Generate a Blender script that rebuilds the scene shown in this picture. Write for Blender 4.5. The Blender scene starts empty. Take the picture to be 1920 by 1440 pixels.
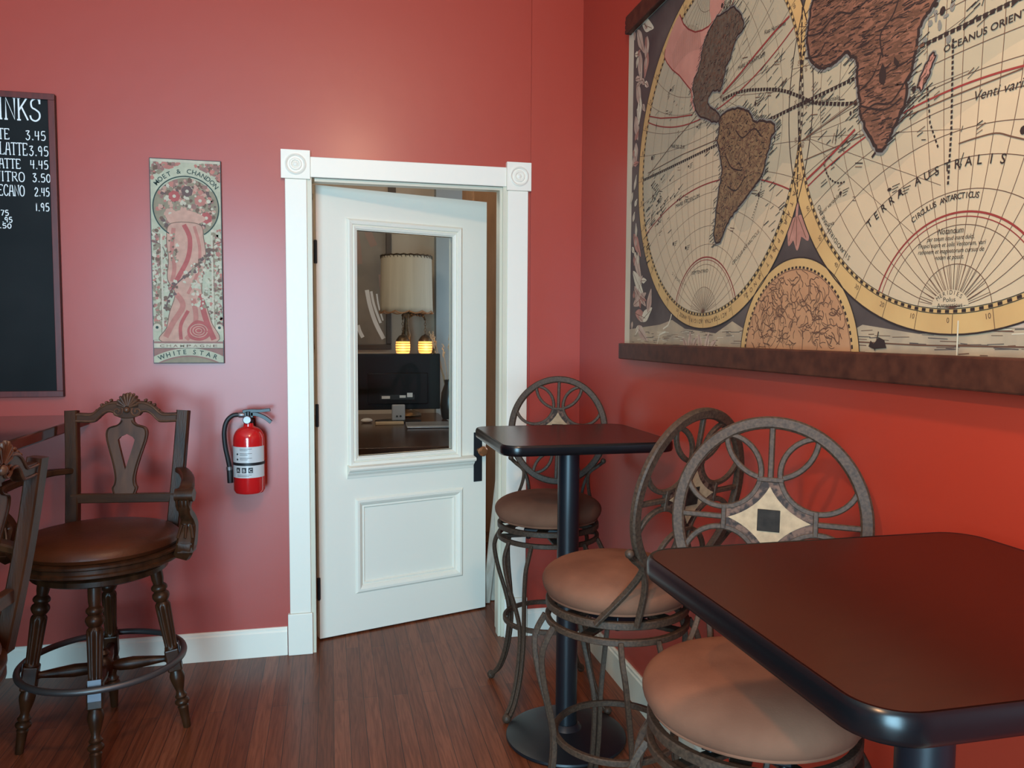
import bpy, bmesh, math, random
from mathutils import Vector, Matrix
random.seed(7)
PI = math.pi
scene = bpy.context.scene
col = scene.collection

# ------------------------------------------------------------------ camera
cam_d = bpy.data.cameras.new('camera')
cam = bpy.data.objects.new('camera', cam_d)
col.objects.link(cam)
scene.camera = cam
cam_d.sensor_fit = 'HORIZONTAL'
cam_d.sensor_width = 36.0
cam_d.lens = 1472.58 / 1920 * 36.0
cam_d.clip_start = 0.05
YAW, PITCH, ROLL = 0.2282, -0.0646, 0.0059
fw = Vector((math.sin(YAW) * math.cos(PITCH), math.cos(YAW) * math.cos(PITCH), math.sin(PITCH)))
r0 = Vector((math.cos(YAW), -math.sin(YAW), 0))
u0 = r0.cross(fw)
rt = r0 * math.cos(ROLL) + u0 * math.sin(ROLL)
up = rt.cross(fw)
cam.matrix_world = Matrix(((rt.x, up.x, -fw.x, -1.1428), (rt.y, up.y, -fw.y, -3.5284),
                           (rt.z, up.z, -fw.z, 1.422), (0, 0, 0, 1)))

# ------------------------------------------------------------------ world, exposure, daylight
w = bpy.data.worlds.new('world')
scene.world = w
w.use_nodes = True
w.node_tree.nodes['Background'].inputs[0].default_value = (0.75, 0.85, 1.0, 1)
w.node_tree.nodes['Background'].inputs[1].default_value = 0.4
scene.view_settings.view_transform = 'Standard'
scene.view_settings.look = 'None'
scene.view_settings.exposure = 0.0
scene.view_settings.gamma = 1.0
scene.view_settings.use_curve_mapping = False
try:
    scene.cycles.max_bounces = 8
    scene.cycles.caustics_reflective = False
    scene.cycles.caustics_refractive = False
    scene.cycles.sample_clamp_indirect = 6.0
except Exception:
    pass


def area(name, loc, target, sx, sy, power, color, spread=PI):
    d = bpy.data.lights.new(name, 'AREA')
    d.shape = 'RECTANGLE'
    d.size, d.size_y = sx, sy
    d.energy = power
    d.color = color
    d.spread = spread
    o = bpy.data.objects.new(name, d)
    col.objects.link(o)
    o.location = loc
    v = Vector(target) - Vector(loc)
    o.rotation_euler = v.to_track_quat('-Z', 'Y').to_euler()
    return o


def bulb(name, loc, power, color, radius=0.06):
    d = bpy.data.lights.new(name, 'POINT')
    d.energy = power
    d.color = color
    d.shadow_soft_size = radius
    o = bpy.data.objects.new(name, d)
    col.objects.link(o)
    o.location = loc
    return o


# daylight through the shop window in the wall behind the camera
area('daylight_shop_window', (-2.12, -5.16, 1.28), (-2.12, 0, 1.28), 1.32, 2.25, 275, (0.42, 0.78, 1.0))
# warm track spot aimed at the wall with the map, and the ceiling lamp over the near table
spot_d = bpy.data.lights.new('track_spot_light', 'SPOT')
spot_d.energy = 105
spot_d.color = (1.0, 0.55, 0.27)
spot_d.shadow_soft_size = 0.03
spot_d.spot_size = math.radians(78)
spot_d.spot_blend = 1.0
spot_o = bpy.data.objects.new('track_spot_light', spot_d)
col.objects.link(spot_o)
spot_o.location = (-1.95, -3.70, 2.50)
spot_o.rotation_euler = (Vector((-.05, -2.35, 1.15)) - spot_o.location).to_track_quat('-Z', 'Y').to_euler()
bulb('ceiling_lamp_light', (-0.95, -2.85, 2.78), 68, (1.0, 0.62, 0.37), 0.07)
# daylight in the office, plus an unseen bulb added to brighten the cupboard there
area('daylight_office_window', (1.15, 2.2, 1.7), (-1.0, 2.6, 1.4), 1.2, 1.4, 16, (0.80, 0.90, 1.0))
bulb('office_fill_light', (-1.1, 1.0, 2.75), 30, (1.0, 0.85, 0.68), 0.15)


# ------------------------------------------------------------------ materials
def nodes_of(m):
    m.use_nodes = True
    nt = m.node_tree
    return nt, nt.nodes['Principled BSDF']


def mat(name, c, rough=0.5, metal=0.0, spec=0.5, coat=0.0, noise=0.0, scale=8.0, stretch=(1, 1, 1),
        c2=None, bump=0.0, bscale=60.0, sheen=0.0, detail=4.0, contrast=(0.3, 0.7), rvar=0.0, coat_rough=0.12):
    m = bpy.data.materials.new(name)
    nt, b = nodes_of(m)
    b.inputs['Base Color'].default_value = (*c, 1)
    b.inputs['Roughness'].default_value = rough
    b.inputs['Metallic'].default_value = metal
    b.inputs['Specular IOR Level'].default_value = spec
    if coat:
        b.inputs['Coat Weight'].default_value = coat
        b.inputs['Coat Roughness'].default_value = coat_rough
    if sheen:
        b.inputs['Sheen Weight'].default_value = sheen
        b.inputs['Sheen Roughness'].default_value = 0.4
    tc = nt.nodes.new('ShaderNodeTexCoord')
    mp = nt.nodes.new('ShaderNodeMapping')
    mp.inputs['Scale'].default_value = stretch
    nt.links.new(tc.outputs['Object'], mp.inputs['Vector'])
    if noise or c2:
        n = nt.nodes.new('ShaderNodeTexNoise')
        n.inputs['Scale'].default_value = scale
        n.inputs['Detail'].default_value = detail
        nt.links.new(mp.outputs[0], n.inputs['Vector'])
        r = nt.nodes.new('ShaderNodeValToRGB')
        r.color_ramp.elements[0].position = contrast[0]
        r.color_ramp.elements[1].position = contrast[1]
        if c2 is None:
            c2 = tuple(x * (1 - noise) for x in c)
        r.color_ramp.elements[0].color = (*c2, 1)
        r.color_ramp.elements[1].color = (*c, 1)
        nt.links.new(n.outputs['Fac'], r.inputs[0])
        nt.links.new(r.outputs[0], b.inputs['Base Color'])
        if rvar:
            mr = nt.nodes.new('ShaderNodeMapRange')
            mr.inputs['To Min'].default_value = rough - rvar
            mr.inputs['To Max'].default_value = rough + rvar
            nt.links.new(n.outputs['Fac'], mr.inputs['Value'])
            nt.links.new(mr.outputs[0], b.inputs['Roughness'])
    if bump:
        n2 = nt.nodes.new('ShaderNodeTexNoise')
        n2.inputs['Scale'].default_value = bscale
        n2.inputs['Detail'].default_value = 3
        nt.links.new(mp.outputs[0], n2.inputs['Vector'])
        bp = nt.nodes.new('ShaderNodeBump')
        bp.inputs['Strength'].default_value = bump
        bp.inputs['Distance'].default_value = 0.01
        nt.links.new(n2.outputs['Fac'], bp.inputs['Height'])
        nt.links.new(bp.outputs[0], b.inputs['Normal'])
    return m


def emit(name, c, s):
    m = bpy.data.materials.new(name)
    nt, b = nodes_of(m)
    b.inputs['Base Color'].default_value = (*c, 1)
    b.inputs['Emission Color'].default_value = (*c, 1)
    b.inputs['Emission Strength'].default_value = s
    return m


def floor_mat():
    m = bpy.data.materials.new('strip_floor')
    nt, b = nodes_of(m)
    tc = nt.nodes.new('ShaderNodeTexCoord')
    sp = nt.nodes.new('ShaderNodeSeparateXYZ')
    cb = nt.nodes.new('ShaderNodeCombineXYZ')
    nt.links.new(tc.outputs['Object'], sp.inputs[0])
    nt.links.new(sp.outputs['Y'], cb.inputs['X'])
    nt.links.new(sp.outputs['X'], cb.inputs['Y'])
    br = nt.nodes.new('ShaderNodeTexBrick')
    br.offset = 0.37
    br.inputs['Scale'].default_value = 1.0
    br.inputs['Brick Width'].default_value = 1.35
    br.inputs['Row Height'].default_value = 0.057
    br.inputs['Mortar Size'].default_value = 0.0012
    br.inputs['Mortar Smooth'].default_value = 0.3
    br.inputs['Bias'].default_value = 0.0
    br.inputs['Color1'].default_value = (0.155, 0.042, 0.017, 1)
    br.inputs['Color2'].default_value = (0.245, 0.075, 0.034, 1)
    br.inputs['Mortar'].default_value = (0.035, 0.014, 0.009, 1)
    nt.links.new(cb.outputs[0], br.inputs['Vector'])
    mp = nt.nodes.new('ShaderNodeMapping')
    mp.inputs['Scale'].default_value = (60, 3, 3)
    nt.links.new(tc.outputs['Object'], mp.inputs['Vector'])
    n = nt.nodes.new('ShaderNodeTexNoise')
    n.inputs['Scale'].default_value = 1.6
    n.inputs['Detail'].default_value = 6
    n.inputs['Distortion'].default_value = 1.2
    nt.links.new(mp.outputs[0], n.inputs['Vector'])
    r = nt.nodes.new('ShaderNodeValToRGB')
    r.color_ramp.elements[0].position = 0.36
    r.color_ramp.elements[0].color = (0.62, 0.55, 0.5, 1)
    r.color_ramp.elements[1].position = 0.62
    r.color_ramp.elements[1].color = (1, 1, 1, 1)
    nt.links.new(n.outputs['Fac'], r.inputs[0])
    mx = nt.nodes.new('ShaderNodeMixRGB')
    mx.blend_type = 'MULTIPLY'
    mx.inputs[0].default_value = 1
    nt.links.new(br.outputs['Color'], mx.inputs[1])
    nt.links.new(r.outputs[0], mx.inputs[2])
    nt.links.new(mx.outputs[0], b.inputs['Base Color'])
    b.inputs['Roughness'].default_value = 0.30
    b.inputs['Specular IOR Level'].default_value = 0.22
    bp = nt.nodes.new('ShaderNodeBump')
    bp.inputs['Strength'].default_value = 0.25
    bp.inputs['Distance'].default_value = 0.002
    nt.links.new(br.outputs['Fac'], bp.inputs['Height'])
    bp.invert = True
    nt.links.new(bp.outputs[0], b.inputs['Normal'])
    return m


def glass_mat():
    m = bpy.data.materials.new('clear_pane_glass')
    nt, b = nodes_of(m)
    out = nt.nodes['Material Output']
    nt.nodes.remove(b)
    tr = nt.nodes.new('ShaderNodeBsdfTransparent')
    tr.inputs[0].default_value = (0.93, 0.95, 0.94, 1)
    gl = nt.nodes.new('ShaderNodeBsdfGlossy')
    gl.inputs['Roughness'].default_value = 0.02
    fr = nt.nodes.new('ShaderNodeFresnel')
    fr.inputs[0].default_value = 1.22
    mx = nt.nodes.new('ShaderNodeMixShader')
    nt.links.new(fr.outputs[0], mx.inputs[0])
    nt.links.new(tr.outputs[0], mx.inputs[1])
    nt.links.new(gl.outputs[0], mx.inputs[2])
    nt.links.new(mx.outputs[0], out.inputs[0])
    return m


M = dict(
    wall=mat('red_satin_paint', (0.385, 0.031, 0.012), 0.50, spec=0.65, coat=0.4, coat_rough=0.26, bump=0.10, bscale=9.0),
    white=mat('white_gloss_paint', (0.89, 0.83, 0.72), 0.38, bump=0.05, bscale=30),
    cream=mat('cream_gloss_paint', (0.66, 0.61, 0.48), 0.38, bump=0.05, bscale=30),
    ceil=mat('ceiling_paint', (0.72, 0.68, 0.62), 0.7),
    beige=mat('office_beige_paint', (0.50, 0.42, 0.33), 0.6),
    bluewall=mat('office_grey_blue_paint', (0.34, 0.39, 0.42), 0.6),
    floor=floor_mat(),
    glass=glass_mat(),
    iron=mat('dark_door_iron', (0.018, 0.022, 0.028), 0.4, metal=0.3),
    brass=mat('worn_copper_knob', (0.50, 0.22, 0.10), 0.32, metal=0.8),
    laminate=mat('mahogany_laminate', (0.040, 0.0065, 0.0035), 0.24, spec=0.16, c2=(0.030, 0.005, 0.003), scale=14,
                 stretch=(1, 12, 1)),
    black=mat('black_edge_vinyl', (0.0035, 0.004, 0.005), 0.26, spec=0.4),
    blackmetal=mat('black_powder_coat', (0.008, 0.010, 0.014), 0.38, metal=0.2, spec=0.6),
    bronze=mat('speckled_bronze_metal', (0.078, 0.047, 0.030), 0.55, metal=0.1, spec=0.3, c2=(0.034, 0.021, 0.014), scale=160,
               detail=2),
    suede=mat('tan_suede', (0.205, 0.090, 0.053), 0.9, spec=0.15, c2=(0.140, 0.058, 0.034), scale=5.0, contrast=(0.38, 0.62),
              bump=0.05, bscale=220),
    mosaic=mat('brown_stone_mosaic', (0.125, 0.068, 0.045), 0.55, spec=0.2, c2=(0.022, 0.013, 0.010), scale=70, detail=3,
               contrast=(0.42, 0.6)),
    creamstone=mat('cream_stone', (0.40, 0.29, 0.17), 0.55, spec=0.25, noise=0.3, scale=60),
    slate=mat('dark_slate_tile', (0.028, 0.023, 0.019), 0.6, spec=0.1, noise=0.5, scale=50),
    wood=mat('walnut_wood', (0.060, 0.021, 0.008), 0.36, spec=0.28, c2=(0.020, 0.007, 0.003), scale=5, stretch=(6, 6, 1),
             bump=0.05, bscale=40),
    woodx=mat('walnut_wood_crosswise', (0.072, 0.027, 0.011), 0.36, spec=0.28, c2=(0.027, 0.010, 0.005), scale=5,
              stretch=(1, 6, 6), bump=0.05, bscale=40),
    splat=mat('walnut_splat', (0.120, 0.049, 0.025), 0.38, spec=0.35, c2=(0.060, 0.026, 0.015), scale=5, stretch=(6, 6, 1)),
    leather=mat('brown_leather', (0.088, 0.022, 0.007), 0.40, spec=0.3, c2=(0.046, 0.011, 0.004), scale=7, bump=0.08,
                bscale=120),
    ringmetal=mat('dull_steel_ring', (0.11, 0.10, 0.10), 0.42, metal=0.7),
    plate=mat('grey_scuff_plate', (0.10, 0.10, 0.12), 0.4, metal=0.5),
    counter=mat('dark_counter_wood', (0.085, 0.028, 0.012), 0.10, spec=0.7, c2=(0.040, 0.013, 0.007), scale=3, stretch=(8, 1, 8)),
    board=mat('black_slate_board', (0.007, 0.008, 0.009), 0.6, spec=0.15, c2=(0.012, 0.013, 0.014), scale=4),
    boardframe=mat('red_brown_frame', (0.135, 0.018, 0.014), 0.4, c2=(0.085, 0.012, 0.010), scale=12, stretch=(6, 1, 1)),
    darkframe=mat('dark_frame_edge', (0.020, 0.006, 0.006), 0.5),
    chalk=mat('chalk', (0.80, 0.82, 0.82), 0.9),
    red=mat('red_enamel', (0.60, 0.012, 0.014), 0.16, spec=0.6, coat=0.4),
    labelw=mat('white_label', (0.62, 0.62, 0.62), 0.3),
    rubber=mat('black_rubber', (0.012, 0.012, 0.014), 0.5),
    ink=mat('black_ink', (0.02, 0.02, 0.025), 0.5),
    chrome=mat('bright_metal', (0.26, 0.24, 0.25), 0.42, metal=0.8),
    whiteplastic=mat('white_plastic', (0.72, 0.72, 0.72), 0.35),
    railwood=mat('mottled_rail_wood', (0.080, 0.026, 0.014), 0.45, spec=0.25, c2=(0.036, 0.011, 0.007), scale=30, detail=5),
    shade=mat('parchment_shade', (0.62, 0.55, 0.43), 0.8, c2=(0.52, 0.45, 0.35), scale=3, stretch=(8, 8, 0.3)),
    bronzelamp=mat('aged_brass_lamp', (0.13, 0.085, 0.045), 0.42, metal=0.6, noise=0.6, scale=60),
    amber=emit('lit_amber_glass', (1.0, 0.42, 0.10), 1.7),
    flame=emit('lit_bulb', (1.0, 0.80, 0.50), 14.0),
    screen=mat('black_monitor_shell', (0.006, 0.005, 0.006), 0.5, spec=0.2),
    silver=mat('silver_aluminium', (0.55, 0.55, 0.57), 0.3, metal=0.7),
    greyplastic=mat('grey_plastic', (0.36, 0.36, 0.38), 0.4),
    deskwood=mat('dark_desk_wood', (0.070, 0.028, 0.016), 0.24, c2=(0.028, 0.011, 0.007), scale=3, stretch=(1, 9, 9)),
    cabinet=mat('brown_cabinet_wood', (0.34, 0.19, 0.10), 0.45, c2=(0.26, 0.14, 0.07), scale=4, stretch=(6, 6, 1)),
    palewood=mat('pale_worn_wood', (0.56, 0.50, 0.42), 0.6, c2=(0.40, 0.33, 0.26), scale=6, stretch=(8, 8, 0.6)),
    notepad=mat('pale_tray_wood', (0.55, 0.40, 0.25), 0.5),
    stem=mat('dry_straw_stem', (0.42, 0.30, 0.18), 0.8),
    plume=mat('dry_plume', (0.50, 0.37, 0.25), 0.9),
    vase=mat('dark_glazed_vase', (0.03, 0.022, 0.02), 0.3),
    picframe=mat('dark_picture_frame', (0.060, 0.040, 0.030), 0.4),
    picback=mat('grey_picture_ground', (0.17, 0.145, 0.125), 0.35, c2=(0.27, 0.235, 0.20), scale=4),
    picreflect=mat('painted_reflection', (0.80, 0.82, 0.86), 0.4),
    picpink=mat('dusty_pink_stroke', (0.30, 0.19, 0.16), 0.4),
)


# ------------------------------------------------------------------ helpers
def link(name, data, parent=None):
    o = bpy.data.objects.new(name, data)
    col.objects.link(o)
    if parent is not None:
        o.parent = parent
    return o


def obj(name, bm, mats, parent=None, smooth=True, bevel=0.0, segs=2, angle=0.6, loc=None):
    me = bpy.data.meshes.new(name)
    bmesh.ops.recalc_face_normals(bm, faces=bm.faces[:])
    bm.to_mesh(me)
    bm.free()
    if not isinstance(mats, (list, tuple)):
        mats = [mats]
    for m in mats:
        me.materials.append(m)
    if smooth:
        me.polygons.foreach_set('use_smooth', [True] * len(me.polygons))
        me.set_sharp_from_angle(angle=angle)
    o = link(name, me, parent)
    if loc:
        o.location = loc
    if bevel:
        b = o.modifiers.new('bevel', 'BEVEL')
        b.width = bevel
        b.segments = segs
        b.limit_method = 'ANGLE'
        b.angle_limit = 0.7
    return o


def tag(o, label, cat, group=None, kind=None):
    if label:
        o['label'] = label
    if cat:
        o['category'] = cat
    if group:
        o['group'] = group
    if kind:
        o['kind'] = kind
    return o


def thing(name, label, cat, loc=(0, 0, 0), rz=0.0, group=None):
    o = link(name, None)
    o.location = loc
    o.rotation_euler = (0, 0, rz)
    o.empty_display_size = 0.05
    return tag(o, label, cat, group)


def struct(o):
    o['kind'] = 'structure'
    return o


def copy_tree(o, parent=None):
    c = o.copy()
    col.objects.link(c)
    if parent is not None:
        c.parent = parent
    for ch in list(o.children):
        copy_tree(ch, c)
    return c


def BM():
    return bmesh.new()


def quad(bm, vs, mi=0):
    try:
        f = bm.faces.new(vs)
        f.material_index = mi
        return f
    except ValueError:
        return None


def box(bm, x0, x1, y0, y1, z0, z1, mi=0, mtx=None):
    p = [Vector((x, y, z)) for z in (z0, z1) for y in (y0, y1) for x in (x0, x1)]
    if mtx is not None:
        p = [mtx @ q for q in p]
    v = [bm.verts.new(q) for q in p]
    for f in ((0, 2, 3, 1), (4, 5, 7, 6), (0, 1, 5, 4), (2, 6, 7, 3), (0, 4, 6, 2), (1, 3, 7, 5)):
        quad(bm, [v[i] for i in f], mi)


def lathe(bm, prof, n=32, mtx=None, mi=0, flute=None):
    """prof: list of (r, z). flute = (z0, z1, count, depth)"""
    rows = []
    for r, z in prof:
        row = []
        if r < 1e-5:
            p = Vector((0, 0, z))
            row = [bm.verts.new(mtx @ p if mtx is not None else p)]
        else:
            for i in range(n):
                a = 2 * PI * i / n
                rr = r
                if flute and flute[0] <= z <= flute[1]:
                    rr = r * (1 - flute[3] * (0.5 + 0.5 * math.cos(a * flute[2])) ** 2)
                p = Vector((rr * math.cos(a), rr * math.sin(a), z))
                row.append(bm.verts.new(mtx @ p if mtx is not None else p))
        rows.append(row)
    for a, b in zip(rows, rows[1:]):
        if len(a) == 1 and len(b) == 1:
            continue
        for i in range(n):
            j = (i + 1) % n
            if len(a) == 1:
                quad(bm, [a[0], b[j], b[i]], mi)
            elif len(b) == 1:
                quad(bm, [a[i], a[j], b[0]], mi)
            else:
                quad(bm, [a[i], a[j], b[j], b[i]], mi)
    for row, flip in ((rows[0], True), (rows[-1], False)):
        if len(row) > 2:
            quad(bm, row[::-1] if flip else row, mi)


def sweep(bm, pts, sec, closed=False, upv=None, mi=0, scale=None, caps=True):
    """sweep a 2D section (list of (a, b)) along pts. upv: fixed reference for the b axis."""
    pts = [Vector(p) for p in pts]
    n = len(pts)
    rows = []
    ref = Vector(upv) if upv is not None else None
    prev = None
    for i, p in enumerate(pts):
        if closed:
            t = pts[(i + 1) % n] - pts[i - 1]
        else:
            t = pts[min(i + 1, n - 1)] - pts[max(i - 1, 0)]
        t.normalize()
        if ref is not None:
            b = ref - t * ref.dot(t)
        elif prev is None:
            q = Vector((0, 0, 1)) if abs(t.z) < 0.9 else Vector((1, 0, 0))
            b = q - t * q.dot(t)
        else:
            b = prev - t * prev.dot(t)
        b.normalize()
        prev = b
        a = t.cross(b)
        s = 1.0 if scale is None else (scale[i] if isinstance(scale, (list, tuple)) else scale)
        rows.append([bm.verts.new(p + a * (u * s) + b * (v * s)) for u, v in sec])
    m = len(sec)
    rng = range(n) if closed else range(n - 1)
    for i in rng:
        r1, r2 = rows[i], rows[(i + 1) % n]
        for k in range(m):
            l = (k + 1) % m
            quad(bm, [r1[k], r1[l], r2[l], r2[k]], mi)
    if not closed and caps:
        quad(bm, rows[0][::-1], mi)
        quad(bm, rows[-1], mi)


def circ(r, n=10, sx=1.0, sy=1.0):
    return [(r * sx * math.cos(2 * PI * i / n), r * sy * math.sin(2 * PI * i / n)) for i in range(n)]


def rsec(wd, dp, k=0.3):
    """rounded rectangular section, wd along a, dp along b"""
    a, b = wd / 2, dp / 2
    c = min(a, b) * k
    return [(-a + c, -b), (a - c, -b), (a, -b + c), (a, b - c), (a - c, b), (-a + c, b), (-a, b - c), (-a, -b + c)]


def tube(bm, pts, r, n=10, closed=False, mi=0, scale=None):
    sweep(bm, pts, circ(r, n), closed, None, mi, scale)


def spline(P, n=8, closed=False):
    """Catmull-Rom through P"""
    P = [Vector(p) for p in P]
    m = len(P)
    out = []
    rng = range(m) if closed else range(m - 1)
    for i in rng:
        if closed:
            a, b, c, d = P[i - 1], P[i], P[(i + 1) % m], P[(i + 2) % m]
        else:
            a, b, c, d = P[max(i - 1, 0)], P[i], P[i + 1], P[min(i + 2, m - 1)]
        for k in range(n):
            t = k / n
            out.append(0.5 * ((2 * b) + (c - a) * t + (2 * a - 5 * b + 4 * c - d) * t * t + (3 * b - a - 3 * c + d) * t ** 3))
    if not closed:
        out.append(P[-1])
    return out


def prism(bm, outline, d0, d1, f, mi=0):
    """outline: 2D polygon; f(u, v, d) -> 3D"""
    A = [bm.verts.new(f(u, v, d0)) for u, v in outline]
    B = [bm.verts.new(f(u, v, d1)) for u, v in outline]
    quad(bm, A[::-1], mi)
    quad(bm, B, mi)
    n = len(A)
    for i in range(n):
        j = (i + 1) % n
        quad(bm, [A[i], A[j], B[j], B[i]], mi)


def sphere(bm, c, r, n=16, m=10, s=(1, 1, 1), mi=0):
    prof = [(r * math.sin(PI * i / m), -r * math.cos(PI * i / m)) for i in range(m + 1)]
    prof[0] = (0, -r)
    prof[-1] = (0, r)
    lathe(bm, prof, n, Matrix.Translation(c) @ Matrix.Diagonal((*s, 1)), mi)


def align(p0, p1):
    """matrix taking +Z onto p0->p1 with origin p0"""
    d = (Vector(p1) - Vector(p0)).normalized()
    return Matrix.Translation(p0) @ d.to_track_quat('Z', 'Y').to_matrix().to_4x4()


def rrect(x0, x1, y0, y1, r, n=8):
    o = []
    for cx, cy, a0 in ((x1 - r, y1 - r, 0), (x0 + r, y1 - r, 90), (x0 + r, y0 + r, 180), (x1 - r, y0 + r, 270)):
        for i in range(n + 1):
            a = math.radians(a0 + 90 * i / n)
            o.append((cx + r * math.cos(a), cy + r * math.sin(a)))
    return o


def inside(p, poly):
    x, y = p
    c = False
    j = len(poly) - 1
    for i in range(len(poly)):
        xi, yi = poly[i]
        xj, yj = poly[j]
        if (yi > y) != (yj > y) and x < (xj - xi) * (y - yi) / (yj - yi) + xi:
            c = not c
        j = i
    return c


_text_cache = {}


def text_tris(s, bold=0.0):
    """unit-height flat letter triangles for a string, from the built-in font"""
    key = (s, bold)
    if key not in _text_cache:
        cu = bpy.data.curves.new('t', 'FONT')
        cu.body = s
        cu.size = 1.0
        cu.offset = bold
        cu.resolution_u = 3
        ob = bpy.data.objects.new('t', cu)
        col.objects.link(ob)
        me = bpy.data.meshes.new_from_object(ob)
        me.calc_loop_triangles()
        vs = [(v.co.x, v.co.y) for v in me.vertices]
        tris = [tuple(t.vertices) for t in me.loop_triangles]
        xs = [v[0] for v in vs] or [0]
        _text_cache[key] = (vs, tris, min(xs), max(xs))
        bpy.data.objects.remove(ob)
        bpy.data.meshes.remove(me)
        bpy.data.curves.remove(cu)
    return _text_cache[key]


class Flat:
    """printed layers lying on one flat sheet: all of it ends up in one mesh"""

    def __init__(self, f, step=0.0003):
        self.bm = BM()
        self.f = f            # (u, v, lift) -> 3D
        self.step = step
        self.k = 0

    def lift(self, layer):
        self.k = (self.k + 1) % 56
        return layer * self.step + self.k * 5e-6

    def poly(self, pts, mi, layer):
        z = self.lift(layer)
        vs = [self.bm.verts.new(self.f(u, v, z)) for u, v in pts]
        quad(self.bm, vs, mi)

    def line(self, pts, wd, mi, layer, closed=False):
        n = len(pts)
        z = self.lift(layer)
        L, Rr = [], []
        for i in range(n):
            if closed:
                a, b = pts[i - 1], pts[(i + 1) % n]
            else:
                a, b = pts[max(i - 1, 0)], pts[min(i + 1, n - 1)]
            dx, dy = b[0] - a[0], b[1] - a[1]
            l = math.hypot(dx, dy) or 1e-9
            nx, ny = -dy / l * wd / 2, dx / l * wd / 2
            p = pts[i]
            L.append(self.bm.verts.new(self.f(p[0] + nx, p[1] + ny, z)))
            Rr.append(self.bm.verts.new(self.f(p[0] - nx, p[1] - ny, z)))
        for i in range(n if closed else n - 1):
            j = (i + 1) % n
            quad(self.bm, [L[i], L[j], Rr[j], Rr[i]], mi)

    def dashes(self, pts, wd, mi, layer, on=0.008, off=0.006):
        acc, on_now, seg = 0.0, True, [pts[0]]
        for a, b in zip(pts, pts[1:]):
            l = math.hypot(b[0] - a[0], b[1] - a[1])
            t = 0.0
            while t < l:
                need = (on if on_now else off) - acc
                st = min(need, l - t)
                t += st
                acc += st
                p = (a[0] + (b[0] - a[0]) * t / l, a[1] + (b[1] - a[1]) * t / l)
                if on_now:
                    seg.append(p)
                if acc >= (on if on_now else off) - 1e-9:
                    if on_now and len(seg) > 1:
                        self.line(seg, wd, mi, layer)
                    on_now = not on_now
                    acc = 0.0
                    seg = [p]
        if on_now and len(seg) > 1:
            self.line(seg, wd, mi, layer)

    def text(self, s, u, v, h, mi, layer, width=None, ang=0.0, align='L', bold=0.0, slant=0.0):
        vs, tris, x0, x1 = text_tris(s, bold)
        sy = h / 0.70
        sx = sy if width is None else width / max(x1 - x0, 1e-6)
        off = {'L': x0, 'C': (x0 + x1) / 2, 'R': x1}[align]
        ca, sa = math.cos(ang), math.sin(ang)
        V = []
        z = self.lift(layer)
        for x, y in vs:
            a, b = (x - off) * sx + slant * y * sy, y * sy
            V.append(self.bm.verts.new(self.f(u + a * ca - b * sa, v + a * sa + b * ca, z)))
        for t in tris:
            quad(self.bm, [V[i] for i in t], mi)

    def arc_text(self, s, cu, cv, r, a0, a1, h, mi, layer, bold=0.0, wd=None):
        """letters spread from angle a0 to a1 (degrees), feet towards the centre"""
        n = len(s)
        for i, ch in enumerate(s):
            if ch == ' ':
                continue
            a = math.radians(a0 + (a1 - a0) * (i / max(n - 1, 1)))
            self.text(ch, cu + r * math.cos(a), cv + r * math.sin(a), h, mi, layer, width=wd, ang=a - PI / 2, align='C',
                      bold=bold)


def arc(cu, cv, r, a0, a1, n=32, ry=None):
    ry = r if ry is None else ry
    return [(cu + r * math.cos(math.radians(a0 + (a1 - a0) * i / n)), cv + ry * math.sin(math.radians(a0 + (a1 - a0) * i / n)))
            for i in range(n + 1)]


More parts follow.
